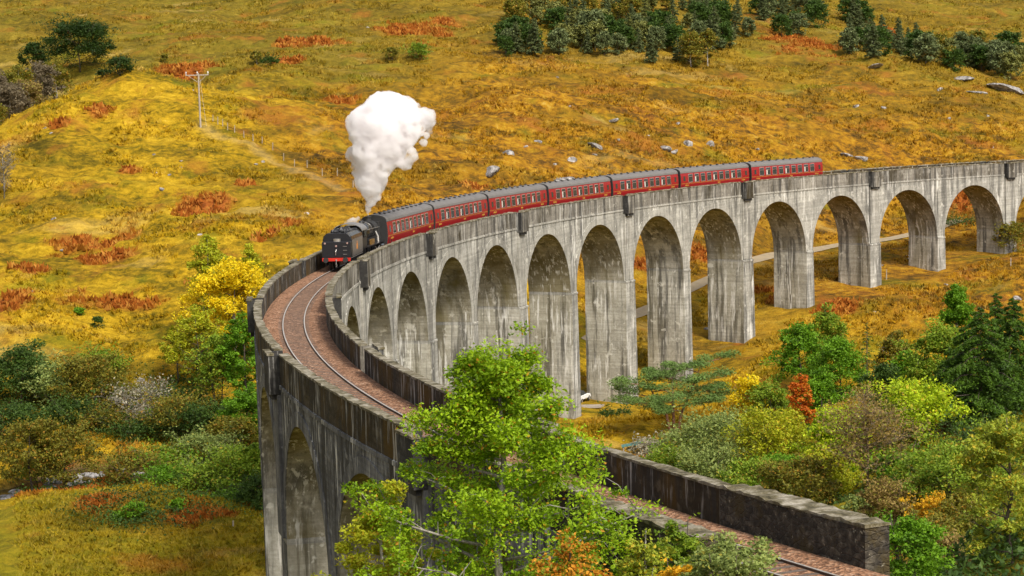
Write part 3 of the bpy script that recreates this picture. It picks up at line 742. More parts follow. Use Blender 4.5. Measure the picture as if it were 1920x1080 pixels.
def spruce(rng, h, w, n, size, droop=0.25, top=1.0, ragged=0.25):
    b = MB(); b.tube([(0, 0, -0.4), (0, 0, h*0.5), (0.02*h*rng.normal()*.3, 0, h)], [h*0.014, h*0.008, 0.015], 6)
    C = []; T = []; nb = max(28, int(h*6)); per = max(8, n//nb)
    for i in range(nb):
        t = (i+rng.random()*0.6)/nb; z = h*(0.06+0.93*t)
        Lh = w*0.5*((1-t)**0.68*0.95+0.03)*(1-ragged+2*ragged*rng.random())
        az = i*2.399+rng.normal()*0.35; d = np.array([math.cos(az), math.sin(az), 0]); ct = rng.random()
        tip = d*Lh+np.array([0, 0, -droop*Lh]); p0 = np.array([0, 0, z])
        if Lh > 0.5: b.tube([p0, p0+d*Lh*0.5+np.array([0, 0, 0.02*Lh]), p0+tip*0.97], [0.02+Lh*0.012, 0.015+Lh*0.006, 0.008], 3)
        k = max(4, int(per*(0.25+1.5*Lh/(w*0.5))))
        f = rng.random(k)**0.6
        side = rng.normal(size=k)*0.26*Lh*(1.05-f)
        pe = np.array([-d[1], d[0], 0])
        pts = p0+f[:, None]*d*Lh+side[:, None]*pe
        pts[:, 2] += 0.06*Lh*np.sin(f*3.1)-droop*Lh*f**1.6-np.abs(rng.normal(size=k))*0.07*Lh-0.25*np.abs(side)
        C.append(pts); T.append(np.clip(0.25+0.5*ct+0.35*(f-0.5)+0.2*rng.normal(size=k), 0, 1))
    return b, np.concatenate(C), np.concatenate(T)
def scots_pine(rng, h, w, n):
    b = MB(); C = []; T = []
    pads = []
    for st, (az, ln, hh) in enumerate(((2.9, 0.16, 0.80), (0.3, 0.18, 1.0), (1.6, 0.05, 0.9))):
        d = Vector((math.cos(az), math.sin(az)*0.8, 0))
        pts = [Vector((0, 0, -0.5))+d*0.02*w, Vector((0, 0, h*0.28))+d*w*ln*0.35, Vector((0, 0, h*0.55*hh))+d*w*ln*0.8, Vector((0, 0, h*0.9*hh))+d*w*ln*1.3]
        b.tube(pts, [h*0.022, h*0.018, h*0.013, h*0.005], 7)
        for li in range(8):
            t = 0.36+0.62*li/7; x = t*3; i = min(int(x), 2); p0 = pts[i].lerp(pts[i+1], x-i)
            a2 = (0 if li % 2 else math.pi)+rng.normal()*0.7
            Lh = w*0.5*(0.9-0.55*t)*(0.75+0.5*rng.random())
            dd = Vector((math.cos(a2), math.sin(a2), 0))
            q = [p0, p0+dd*Lh*0.4+Vector((0, 0, 0.10*Lh)), p0+dd*Lh*0.8+Vector((0, 0, 0.16*Lh)), p0+dd*Lh+Vector((0, 0, 0.26*Lh))]
            b.tube(q, [h*0.008, h*0.006, h*0.004, h*0.002], 5)
            for f in (0.55, 0.8, 1.0):
                x = f*3; i = min(int(x), 2); pads.append((q[i].lerp(q[i+1], x-i)+Vector((rng.normal()*.04*w, rng.normal()*.04*w, 0.02*h)), w*0.085*(0.7+0.6*rng.random())))
        pads.append((pts[-1], w*0.10))
    for p, r in pads:
        k = n//len(pads); o = rng.normal(size=(k, 3)); o /= np.linalg.norm(o, axis=1)[:, None]; o *= (rng.random(k)**0.4*r)[:, None]; o[:, 2] *= 0.36
        C.append(np.array(p)+o); T.append(np.clip(0.4*rng.random()+0.3+0.3*rng.random(k), 0, 1))
    return b, np.concatenate(C), np.concatenate(T)
def twiggy(rng, h, w, n_leaf):
    """many ascending bare twigs and a thin scatter of leaves"""
    b = MB(); C = []
    b.tube([(0, 0, -0.4), (0.1, 0, h*0.35), (0, 0.1, h*0.8)], [h*0.014, h*0.010, h*0.004], 6)
    for i in range(34):
        t = 0.08+0.7*rng.random(); az = rng.random()*6.28; p = Vector((0, 0, h*t))
        Lh = w*0.5*(0.5+0.5*rng.random())*math.sin(math.pi*(0.25+0.7*t))
        d = Vector((math.cos(az), math.sin(az), 0)); q = [p, p+d*Lh*0.5+Vector((0, 0, h*0.09)), p+d*Lh+Vector((0, 0, h*0.2))]
        b.tube(q, [0.045, 0.03, 0.012], 3)
        for j in range(9):
            f = 0.25+0.75*rng.random(); x = f*2; k = min(int(x), 1); c0 = q[k].lerp(q[k+1], x-k)
            c1 = c0+Vector((rng.normal(), rng.normal(), abs(rng.normal())*0.9)).normalized()*w*0.14
            b.tube([c0, c0.lerp(c1, 0.5)+Vector((0, 0, .05)), c1], [0.018, 0.013, 0.006], 3)
            for g in range(2):
                c2 = c0.lerp(c1, 0.6)+Vector((rng.normal(), rng.normal(), rng.normal()*0.7)).normalized()*w*0.07
                b.tube([c0.lerp(c1, 0.5), c2], [0.012, 0.005], 3)
                C.append(c2)
            C.append(c1)
    P = np.array([tuple(c) for c in C]); idx = rng.integers(0, len(P), n_leaf)
    return b, P[idx]+rng.normal(size=(n_leaf, 3))*w*0.03, rng.random(n_leaf)
# a tree is an Empty at its foot with a trunk and a crown; the builder takes a base row or a distance
def put(name, label, cat, px, row, top, wpx, lm, bark=None, kind='broad', D=None, n=None, leafpx=2.0, seed=None, group=None, sink=0.0, **kw):
    if D is None:
        g = ground(px, row, 130)
    else: g = ground_at(px, D)
    d = (g-CAM)@FW; sc = d/FPX
    bpy_ = proj(g)[1]
    h = max(0.5, (bpy_-top)*sc); w = wpx*sc
    rng = np.random.default_rng(seed if seed is not None else int(px*7+top*13))
    area = (bpy_-top)*wpx
    size = leafpx*sc*1.1
    w *= 1.15
    if n is None: n = int(min(30000, max(600, 3.4*area/(leafpx**2))))
    if kind == 'broad': kw = dict(dict(full=0.6), **kw)
    if kind == 'broad': b, C, T = broadleaf(rng, h, w, n, size, **kw)
    elif kind == 'shrub':
        kw = dict(dict(stems=4, base=0.06, limbs=6, clump=0.12, gap=0.05, subs=4, up=0.7, full=0.75), **kw)
        b, C, T = broadleaf(rng, h, w, n, size, **kw)
    elif kind == 'spruce': b, C, T = spruce(rng, h, w, n, size, **kw)
    elif kind == 'pine': b, C, T = scots_pine(rng, h, w, n)
    elif kind == 'twig': b, C, T = twiggy(rng, h, w, n)
    root = thing(name, label, cat, g, group)
    asp = 0.6 if kind not in ('spruce', 'pine') else 0.32
    cm = leafmesh('crown', C, size, rng, L[lm], T, up=0.5 if kind != 'spruce' else 0.8, asp=asp)
    b.obj('trunk', bark or BARK, root, smooth=True); link('crown', cm, root)
    return root

# --- the big oak and its neighbours below the near arches
put('oak_tree', 'large bright green oak standing in front of the near end of the viaduct', 'tree', 928, 1500, 588, 600, 'oak', BARKG, D=84, n=70000, leafpx=3.5, base=0.16, limbs=38, clump=0.050, gap=0.10, subs=8, seed=12, full=0.0, core=34, prof=lambda t: float(np.interp(t, (0, .3, .42, .55, .65, .75, .88, 1), (.75, .82, .76, .56, .44, .33, .22, .10))), up=0.42)
put('birch_tree', 'yellow green birch at the left foot of the big oak', 'tree', 700, 1300, 890, 205, 'ygreen', BARKW, D=92, leafpx=3.4, n=24000, base=0.1, limbs=16, clump=0.09, full=0.65)
put('rowan_tree', 'orange leaved rowan at the bottom edge below the big oak', 'tree', 1050, 1250, 985, 190, 'orange', BARK, D=76, leafpx=4.0, n=7000, base=0.1, limbs=16, clump=0.10, full=0.4)
put('birch_tree', 'pale yellow green birch sapling beside the orange rowan', 'tree', 1195, 1250, 975, 120, 'birch', BARKW, D=78, leafpx=3.6, n=5000, base=0.1, limbs=14, clump=0.10, full=0.3)
put('shrub', 'dark green shrub against the mossy outer wall by the track', 'shrub', 1262, 1230, 959, 108, 'mid', BARK, 'shrub', D=80, leafpx=3.6)
put('willow_shrub', 'grey green willow shrub leaning over the outer end of the track', 'shrub', 1365, 1200, 994, 180, 'willow', BARK, 'shrub', D=77, leafpx=3.6)
put('shrub', 'small yellow leaved shrub at the bottom edge below the outer wall', 'shrub', 1262, 1240, 1034, 84, 'gold', BARK, 'shrub', D=75, leafpx=3.8)
# --- right of the near parapet end
put('hazel_shrub', 'rounded bright green hazel bush beside the end of the thick parapet', 'shrub', 1708, 1150, 952, 132, 'green', BARK, 'shrub', D=98, leafpx=3.4)
put('birch_tree', 'tall airy birch with yellowing leaves at the right edge', 'tree', 1895, 1200, 765, 190, 'birch', BARK, D=105, n=15000, leafpx=3.2, base=0.1, limbs=20, clump=0.075, gap=0.2, full=0.35)
put('shrub', 'brownish olive shrub with thin yellow leaves below the right edge birch', 'shrub', 1800, 1100, 924, 132, 'olive', TWIG, 'shrub', D=150, leafpx=3.0)
put('shrub', 'reddish brown undergrowth bush at the lower right corner', 'shrub', 1775, 1100, 1004, 96, 'brown', TWIG, 'shrub', D=125, leafpx=3.2)
put('sallow_bush', 'dull green rounded sallow bush left of the right edge birch', 'shrub', 1800, 985, 836, 174, 'mid', BARK, 'shrub', D=178, leafpx=2.7)
put('shrub', 'yellow speckled shrub under the dull green sallow bush', 'shrub', 1730, 985, 899, 108, 'olive', BARK, 'shrub', D=182, leafpx=2.6)
put('shrub', 'small blue green shrub just behind the thick parapet top', 'shrub', 1603, 1000, 926, 50, 'willow', BARK, 'shrub', D=185, leafpx=2.4)
put('bare_tree', 'grey brown half bare tree of fine twigs among green bushes', 'tree', 1622, 985, 735, 195, 'brown', TWIG, 'twig', D=205, n=5000, leafpx=2.4)
put('sycamore_tree', 'bright lime green tree right of the half bare twiggy tree', 'tree', 1720, 900, 722, 150, 'lime', BARK, D=235, leafpx=2.7, base=0.12, limbs=13, clump=0.12)
put('sycamore_tree', 'lime green tree left of and behind the half bare twiggy tree', 'tree', 1570, 900, 752, 120, 'lime', BARK, D=232, leafpx=2.7, base=0.12, limbs=12, clump=0.12)
put('willow_tree', 'broad grey green willow behind the thick parapet', 'tree', 1352, 900, 774, 165, 'willow', BARK, D=246, leafpx=2.5, base=0.05, limbs=12, stems=3, clump=0.11)
put('willow_tree', 'yellow green willow to the right of the broad grey green willow', 'tree', 1450, 930, 755, 125, 'ygreen', BARK, D=238, leafpx=2.5, base=0.05, limbs=12, stems=3, clump=0.11)
put('willow_shrub', 'grey green willow bush at the left end of the willow row', 'shrub', 1280, 880, 808, 120, 'willow', BARK, 'shrub', D=256, leafpx=2.4)
put('shrub', 'pale silvery low shrub over the parapet beside the teal roof', 'shrub', 1212, 878, 822, 84, 'silver', BARK, 'shrub', D=262, leafpx=2.2)
put('shrub', 'mid green shrub filling the gap under the yellow green willow', 'shrub', 1400, 960, 862, 132, 'mid', BARK, 'shrub', D=222, leafpx=2.6)
put('shrub', 'olive shrub with yellow tips in front of the yellow green willow', 'shrub', 1495, 985, 856, 132, 'olive', BARK, 'shrub', D=208, leafpx=2.6)
put('shrub', 'dark green shrub at the foot of the tall concrete pier', 'shrub', 1146, 818, 772, 62, 'dark', BARK, 'shrub', D=300, leafpx=2.0)
put('scots_pine', 'spreading flat topped pine with orange trunks before the tall pier', 'pine tree', 1258, 808, 668, 215, 'pine', BARKP, 'pine', D=287, n=20000, leafpx=2.2, seed=3)
put('birch_tree', 'small golden yellow birch right of the spreading pine', 'tree', 1405, 800, 702, 74, 'yellow', BARKW, D=285, leafpx=2.2, base=0.12, clump=0.12, cone=1.0)
put('shrub', 'dark green bush between the golden birch and the orange rowan', 'shrub', 1440, 800, 716, 76, 'mid', BARK, 'shrub', D=282, leafpx=2.2)
put('rowan_tree', 'slender bright orange rowan in front of dark green trees', 'tree', 1497, 815, 698, 46, 'rust', BARK, D=262, leafpx=2.3, base=0.15, limbs=11, clump=0.13, gap=0.2)
put('alder_tree', 'dark green alder behind the slender orange rowan', 'tree', 1500, 770, 600, 96, 'green', BARK, D=292, leafpx=2.2, base=0.08, limbs=12, clump=0.12, cone=1.0)
put('birch_tree', 'tall bright green birch behind the dark alder', 'tree', 1550, 740, 572, 84, 'mid', BARKW, D=305, leafpx=2.2, base=0.1, limbs=12, clump=0.13, cone=1.0)
put('alder_tree', 'bushy mid green alder in front of the tall bright birch', 'tree', 1575, 780, 632, 100, 'green', BARK, D=286, leafpx=2.2, base=0.06, limbs=12, clump=0.13, cone=1.0)
put('dead_conifer', 'thin spindly dark conifer standing alone between birches', 'tree', 1624, 735, 602, 36, 'spruce', BARK, 'spruce', D=298, n=700, leafpx=2.2, ragged=0.45, droop=0.1)
put('birch_tree', 'rounded olive green birch alone on the golden slope', 'tree', 1675, 740, 618, 64, 'olive', BARKW, D=302, leafpx=2.2, base=0.08, limbs=12, clump=0.13, cone=1.0)
put('alder_tree', 'olive green alder left of the big dark spruce', 'tree', 1755, 785, 606, 112, 'mid', BARK, D=268, leafpx=2.3, base=0.05, limbs=13, clump=0.12, cone=1.0)
put('larch_tree', 'pale green larch rising behind the dark spruces', 'tree', 1793, 760, 528, 84, 'green', BARK, D=280, leafpx=2.3, base=0.05, clump=0.12, limbs=14, cone=1.0)
put('spruce_tree', 'big dark green spruce with layered drooping boughs', 'tree', 1838, 880, 572, 185, 'spruce', BARK, 'spruce', D=240, leafpx=3.2, n=26000, ragged=0.3)
put('spruce_tree', 'dark spruce at the right edge beside the bigger spruce', 'tree', 1900, 850, 555, 150, 'spruce', BARK, 'spruce', D=246, leafpx=3.2, n=22000, ragged=0.3)
put('spruce_tree', 'low dark spruce in front of the pale larch', 'tree', 1780, 850, 650, 120, 'spruce', BARK, 'spruce', D=252, leafpx=3.0, n=14000, ragged=0.3)
put('shrub', 'dark green bush under the big dark spruce', 'shrub', 1840, 890, 809, 132, 'dark', BARK, 'shrub', D=214, leafpx=2.6)
# --- through and below the far arches
put('shrub', 'dark evergreen bushes seen through the farthest full arch', 'shrub', 1800, 462, 412, 78, 'dark', BARK, 'shrub', D=424, leafpx=1.8)
put('willow_tree', 'bushy green willow in front of the farthest pier', 'tree', 1895, 482, 415, 60, 'olive', BARK, 'shrub', D=396, leafpx=1.9)
put('birch_tree', 'small green birch sapling on the slope at the right edge', 'tree', 1795, 600, 535, 30, 'green', BARKW, D=338, leafpx=2.0, base=0.1)
# --- left: beside the viaduct
put('poplar_tree', 'tall narrow yellow green aspen left of the viaduct bend', 'tree', 393, 690, 438, 62, 'ygreen', BARKG, D=309, leafpx=2.2, base=0.3, limbs=14, clump=0.16, prof=lambda t: 0.8)
put('poplar_tree', 'slim green aspen close against the viaduct bend', 'tree', 472, 690, 456, 40, 'ygreen', BARKG, D=305, leafpx=2.1, base=0.4, limbs=12, clump=0.18)
put('aspen_tree', 'bright yellow aspen beside the outer parapet of the bend', 'tree', 433, 720, 486, 150, 'yellow', BARKG, D=300, leafpx=2.4, base=0.3, limbs=16, clump=0.10)
put('birch_tree', 'thin yellow green birch with dark stems below the yellow aspen', 'tree', 362, 770, 570, 90, 'ygreen', BARK, D=292, n=6500, leafpx=2.3, base=0.35, limbs=12, stems=2, clump=0.10, gap=0.3)
put('birch_tree', 'thin pale birch on the slope left of the yellow aspen', 'tree', 325, 740, 610, 60, 'ygreen', BARK, D=298, n=2200, leafpx=2.2, base=0.3, limbs=10, clump=0.10, gap=0.3)
put('alder_tree', 'dark green alder pressed against the left viaduct pier', 'tree', 452, 790, 585, 80, 'green', BARK, D=284, leafpx=2.3, base=0.15, limbs=14, clump=0.12)
put('birch_tree', 'dark leaved birch with several stems among yellow birches', 'tree', 400, 785, 622, 80, 'mid', BARK, D=286, n=6000, leafpx=2.3, base=0.35, limbs=11, stems=3, clump=0.10)
put('hazel_shrub', 'fresh green hazel bush low against the left viaduct pier', 'shrub', 452, 850, 717, 92, 'green', BARK, 'shrub', D=272, leafpx=2.4)
put('shrub', 'dark shrub beneath the stems of the thin birches', 'shrub', 380, 835, 757, 115, 'dark', BARK, 'shrub', D=276, leafpx=2.3)
put('willow_shrub', 'rounded pale green willow bush right of the stream', 'shrub', 372, 905, 812, 121, 'willow', BARK, 'shrub', D=262, leafpx=2.4)
put('shrub', 'mid green bush between the pale willow and the viaduct', 'shrub', 448, 962, 830, 122, 'mid', BARK, 'shrub', D=248, leafpx=2.5)
put('shrub', 'dark green shrub below the rounded pale willow', 'shrub', 385, 950, 872, 140, 'mid', BARK, 'shrub', D=251, leafpx=2.5)
put('shrub', 'low green shrub at the field edge below the pale willow', 'shrub', 300, 935, 877, 115, 'green', BARK, 'shrub', D=253, leafpx=2.4)
put('hawthorn_bush', 'rounded orange olive bush beside the stony stream', 'shrub', 233, 918, 849, 112, 'olive', TWIG, 'shrub', D=257, leafpx=2.4)
put('willow_shrub', 'silvery twigged willow behind the stony stream', 'shrub', 255, 830, 720, 166, 'silver', BARKG, 'twig', D=284, n=1500, leafpx=2.2)
put('shrub', 'grey green thicket bush right of the silvery willow', 'shrub', 325, 850, 747, 134, 'olive', BARK, 'shrub', D=278, leafpx=2.3)
put('shrub', 'dark shrub at the water side under the silvery willow', 'shrub', 255, 862, 790, 128, 'dark', BARK, 'shrub', D=278, leafpx=2.3)
put('birch_tree', 'olive yellow birch in the thicket behind the stream', 'tree', 158, 815, 664, 121, 'olive', BARK, D=288, leafpx=2.3, base=0.15, clump=0.12)
put('willow_tree', 'pale grey green willow in the thicket left of the olive birch', 'tree', 100, 825, 680, 115, 'willow', BARKG, D=290, leafpx=2.3, base=0.1, stems=3, clump=0.11)
put('alder_tree', 'dark green alder at the left edge of the thicket', 'tree', 28, 830, 647, 121, 'dark', BARK, D=292, leafpx=2.3, base=0.08, clump=0.12)
put('shrub', 'green bush on the upper side of the thicket', 'shrub', 178, 738, 658, 97, 'mid', BARK, 'shrub', D=302, leafpx=2.2)
put('shrub', 'dark shrub between the two thicket willows', 'shrub', 125, 830, 752, 115, 'dark', BARK, 'shrub', D=283, leafpx=2.3)
put('birch_tree', 'brownish olive tree in front of the stream at the left edge', 'tree', 40, 935, 782, 121, 'olive', BARK, D=256, n=7000, leafpx=2.4, base=0.25, clump=0.11)
put('hawthorn_bush', 'olive thorn tree leaning over the stony stream', 'tree', 108, 925, 797, 128, 'olive', BARK, D=258, n=7000, leafpx=2.3, base=0.2, clump=0.11)
put('shrub', 'small bright green bush in the rust bracken of the field', 'shrub', 254, 972, 940, 38, 'green', BARK, 'shrub', leafpx=2.2)
put('shrub', 'tiny green bush left of the bright bush in the field', 'shrub', 222, 975, 958, 22, 'green', BARK, 'shrub', leafpx=2.0)
put('shrub', 'little dark green bush right of the bright bush in the field', 'shrub', 333, 958, 934, 26, 'green', BARK, 'shrub', leafpx=2.0)
put('shrub', 'small dark green bush on the golden slope below the bracken', 'shrub', 184, 614, 593, 24, 'dark', BARK, 'shrub', leafpx=1.8)
put('shrub', 'tiny green bush beside the long bracken strip', 'shrub', 148, 590, 576, 18, 'green', BARK, 'shrub', leafpx=1.8)

# more of the thickets
put('shrub', 'dark green shrub at the left edge under the dark alder', 'shrub', 20, 870, 762, 115, 'dark', BARK, 'shrub', D=276, leafpx=2.3)
put('shrub', 'olive shrub on the far bank behind the leaning thorn tree', 'shrub', 185, 850, 767, 115, 'olive', BARK, 'shrub', D=281, leafpx=2.3)
put('shrub', 'grey green willow scrub at the top of the thicket', 'shrub', 60, 760, 682, 115, 'willow', BARK, 'shrub', D=299, leafpx=2.2)
put('shrub', 'olive green shrub below the pale boulder', 'shrub', 210, 780, 714, 89, 'olive', BARK, 'shrub', D=293, leafpx=2.2)
put('shrub', 'dark green shrub in the gap left of the thin birches', 'shrub', 320, 800, 727, 102, 'dark', BARK, 'shrub', D=289, leafpx=2.2)
put('shrub', 'olive shrub half hidden under the dark alder by the pier', 'shrub', 420, 860, 782, 102, 'olive', BARK, 'shrub', D=268, leafpx=2.3)
put('shrub', 'dull green shrub on the near bank right of the orange olive bush', 'shrub', 310, 915, 834, 102, 'mid', BARK, 'shrub', D=262, leafpx=2.4)
put('shrub', 'low bright green bramble strip at the edge of the field', 'shrub', 400, 972, 927, 115, 'green', BARK, 'shrub', D=243, leafpx=2.3)
put('shrub', 'dark shrub low against the viaduct at the field edge', 'shrub', 468, 985, 892, 76, 'dark', BARK, 'shrub', D=240, leafpx=2.4)
put('shrub', 'dark green shrub at the foot of the lime green trees', 'shrub', 1690, 960, 852, 132, 'green', BARK, 'shrub', D=205, leafpx=2.6)
put('shrub', 'yellow green shrub under the left lime green tree', 'shrub', 1545, 960, 844, 108, 'ygreen', BARK, 'shrub', D=214, leafpx=2.6)
put('shrub', 'brown thorn shrub behind the thick parapet', 'shrub', 1655, 1010, 894, 108, 'brown', TWIG, 'shrub', D=178, leafpx=2.6)
put('shrub', 'dark green shrub at the lower right edge under the birch', 'shrub', 1890, 1110, 979, 144, 'mid', BARK, 'shrub', D=135, leafpx=3.0)
put('shrub', 'green shrub in the lower right thicket beside the reddish bush', 'shrub', 1835, 1090, 959, 120, 'olive', BARK, 'shrub', D=142, leafpx=3.0)
put('shrub', 'mid green shrub at the right edge below the dark spruces', 'shrub', 1890, 930, 799, 144, 'mid', BARK, 'shrub', D=205, leafpx=2.7)
put('alder_tree', 'dark green alder in the gap between rowan and lime green trees', 'tree', 1535, 830, 690, 80, 'green', BARK, D=268, leafpx=2.3, base=0.05, clump=0.12, cone=1.0)
put('alder_tree', 'dark green alder behind the bright lime green tree', 'tree', 1660, 830, 680, 90, 'dark', BARK, D=268, leafpx=2.3, base=0.05, clump=0.12, cone=1.0)
put('alder_tree', 'mid green alder at the left foot of the spruces', 'tree', 1725, 800, 672, 70, 'mid', BARK, D=266, leafpx=2.3, base=0.05, clump=0.12, cone=1.0)
put('shrub', 'grey green willow bush above the middle of the parapet', 'shrub', 1325, 905, 826, 132, 'willow', BARK, 'shrub', D=236, leafpx=2.5)
put('shrub', 'low green shrub hugging the mossy parapet behind the willows', 'shrub', 1250, 890, 836, 108, 'mid', BARK, 'shrub', D=245, leafpx=2.4)

put('shrub', 'rusty brown shrub between the hazel bush and the right edge birch', 'shrub', 1790, 1130, 1035, 130, 'brown', TWIG, 'shrub', D=112, leafpx=3.2)
put('shrub', 'deep green shrub at the bottom right corner of the slope', 'shrub', 1870, 1150, 1040, 140, 'green', BARK, 'shrub', D=108, leafpx=3.2)
put('shrub', 'olive shrub tucked behind the hazel bush', 'shrub', 1740, 1080, 960, 110, 'olive', BARK, 'shrub', D=128, leafpx=3.0)
put('shrub', 'mid green shrub in the hollow left of the sallow bush', 'shrub', 1735, 960, 850, 110, 'mid', BARK, 'shrub', D=198, leafpx=2.7)
put('shrub', 'golden tipped shrub in the middle of the lower right thicket', 'shrub', 1760, 1020, 925, 100, 'gold', BARK, 'shrub', D=160, leafpx=2.8)
put('shrub', 'dark green shrub below the right hand willow', 'shrub', 1470, 945, 850, 100, 'green', BARK, 'shrub', D=226, leafpx=2.5)
put('alder_tree', 'green alder filling the slope between birch and spruces', 'tree', 1700, 790, 655, 80, 'green', BARK, D=276, leafpx=2.3, base=0.05, clump=0.12, cone=1.0)
put('spruce_tree', 'dark spruce standing behind the two big spruces', 'tree', 1868, 780, 545, 110, 'spruce', BARK, 'spruce', D=262, leafpx=2.9, n=14000, ragged=0.35)
put('shrub', 'green shrub at the waterside under the hawthorn', 'shrub', 60, 915, 850, 70, 'mid', BARK, 'shrub', D=262, leafpx=2.3)
# --- upper left
put('oak_tree', 'large dark green spreading oak alone on the upper left hill', 'tree', 150, 134, 40, 128, 'deep', BARK, leafpx=1.7, n=14000, base=0.14, limbs=18, clump=0.11, gap=0.05, seed=21, full=0.8, nshell=90)
put('shrub', 'dark bush at the left foot of the spreading hill oak', 'shrub', 64, 136, 80, 52, 'deep', BARK, 'shrub', leafpx=1.8)
put('shrub', 'dark round bush at the right foot of the spreading hill oak', 'shrub', 226, 141, 106, 48, 'deep', BARK, 'shrub', leafpx=1.8)
put('shrub', 'low dark bush next to the round bush on the hill', 'shrub', 196, 145, 130, 30, 'deep', BARK, 'shrub', leafpx=1.6)
for i, (px, D, top, wp, lm, lab) in enumerate([(16, 428, 128, 72, 'grey', 'grey brown bare birch at the left edge of the hill wood'), (50, 436, 122, 74, 'olive', 'olive brown birch in the middle of the hill wood'), (88, 442, 114, 70, 'grey', 'grey bare birch below the dark bush of the hill wood'),
        (125, 452, 112, 56, 'olive', 'olive birch on the ridge at the right of the hill wood'), (34, 420, 160, 74, 'grey', 'grey brown birch in front of the hill wood'), (6, 410, 192, 48, 'olive', 'small yellowish birch under the left edge of the hill wood'), (70, 430, 150, 60, 'brown', 'small brown birch on the ridge below the hill oak')]):
    put('birch_tree', lab, 'tree', px, 0, top, wp, lm, BARKW, D=D, leafpx=1.8, base=0.15, clump=0.13, group='birches of the hill wood', seed=40+i)
put('birch_tree', 'grey bare birch alone at the left edge above the golden slope', 'tree', 8, 372, 268, 62, 'grey', BARKG, 'twig', n=500, leafpx=1.8)
put('birch_tree', 'small olive birch on the slope above the power pole', 'tree', 482, 124, 94, 22, 'olive', BARKW, leafpx=1.6)
put('shrub', 'dark green bush right of the small olive hill birch', 'shrub', 505, 124, 106, 34, 'dark', BARK, 'shrub', leafpx=1.6)
put('shrub', 'small olive shrub on the slope left of the olive birch', 'shrub', 309, 118, 100, 14, 'olive', BARK, 'shrub', leafpx=1.6)
put('shrub', 'round olive green bush on the slope above the steam', 'shrub', 733, 114, 88, 24, 'olive', BARK, 'shrub', leafpx=1.6)
put('shrub', 'wide dark green bush right of the round bush above the steam', 'shrub', 785, 112, 80, 40, 'mid', BARK, 'shrub', leafpx=1.6)
# --- the young wood on the upper right
ag = 'young pines of the wood on the upper hill'
put('birch_tree', 'large olive birch standing forward of the young pine wood', 'tree', 1296, 126, 58, 46, 'olive', BARKW, leafpx=1.7, base=0.1, clump=0.14)
put('birch_tree', 'olive birch with pale trunk right of the large forward birch', 'tree', 1327, 124, 54, 34, 'olive', BARKW, leafpx=1.7, base=0.3, clump=0.14)
put('birch_tree', 'small bright yellow birch at the right end of the pine wood', 'tree', 1886, 142, 106, 26, 'ygreen', BARKW, leafpx=1.7, base=0.1, clump=0.14)
put('birch_tree', 'pale brown birch in the right part of the pine wood', 'tree', 1735, 118, 84, 20, 'brown', BARKW, leafpx=1.6, base=0.2, clump=0.14)
put('birch_tree', 'olive birch at the top edge of the pine wood', 'tree', 1094, 46, 14, 34, 'olive', BARKW, leafpx=1.6, base=0.1, clump=0.14)
protos = []
for i, (lm, kind, hh, ww) in enumerate((('young', 'spruce', 6.0, 3.2), ('young', 'broad', 5.5, 4.6), ('dark', 'broad', 5.0, 4.8), ('youngl', 'spruce', 6.5, 3.4), ('youngl', 'broad', 5.0, 4.2), ('young', 'spruce', 7.5, 3.4), ('olive', 'broad', 5.5, 4.0))):
    rng = np.random.default_rng(300+i)
    if kind == 'spruce': b, C, T = spruce(rng, hh, ww, 2600, 0.2, droop=0.05, ragged=0.35)
    else: b, C, T = broadleaf(rng, hh, ww, 2400, 0.2, base=0.06, limbs=11, clump=0.13, up=0.8, full=0.6)
    protos.append((b.mesh('trunk', BARK), leafmesh('crown', C, 0.21, rng, L[lm], T, asp=0.45 if kind == 'spruce' else 0.6), hh, lm))
rng = np.random.default_rng(77)
spots = []
def region(n, poly_fn, mn, picks):
    k = 0; tries = 0
    while k < n and tries < 6000:
        tries += 1
        px, py = poly_fn()
        if all(abs(px-a)/1.5+abs(py-b_)*1.4 > mn for a, b_, *_ in spots):
            spots.append((px, py, picks[rng.integers(len(picks))])); k += 1
region(9, lambda: (rng.uniform(940, 1012), rng.uniform(84, 104)), 11, (0, 1, 2))
region(34, lambda: (rng.uniform(1025, 1260), rng.uniform(58, 104)), 12, (0, 1, 2, 3, 4))
region(26, lambda: (rng.uniform(1050, 1330), rng.uniform(14, 60)), 13, (0, 3, 4, 5, 6))
region(40, lambda: (lambda a: (a, 78-(a-1330)*0.20+rng.uniform(-38, 26)))(rng.uniform(1200, 1548)), 12, (0, 1, 2, 5))
region(16, lambda: (lambda a: (a, 92+(a-1590)*0.06+rng.uniform(-8, 14)))(rng.uniform(1585, 1725)), 13, (1, 2, 0))
region(22, lambda: (lambda a: (a, 118+(a-1740)*0.12+rng.uniform(-26, 14)))(rng.uniform(1735, 1925)), 13, (0, 1, 2, 4, 6))
region(5, lambda: (rng.uniform(1585, 1625), rng.uniform(40, 55)), 14, (2, 0))
region(8, lambda: (rng.uniform(960, 1060), rng.uniform(20, 60)), 14, (4, 6))
LAB = {'young': ('young_pine', 'small blue green young pine in the wood on the upper hill', 'pine tree'), 'dark': ('scrub_oak', 'small dark round tree in the wood on the upper hill', 'tree'), 'youngl': ('young_larch', 'small light green young conifer in the wood on the upper hill', 'conifer'), 'olive': ('young_birch', 'small olive young birch at the wood on the upper hill', 'tree')}
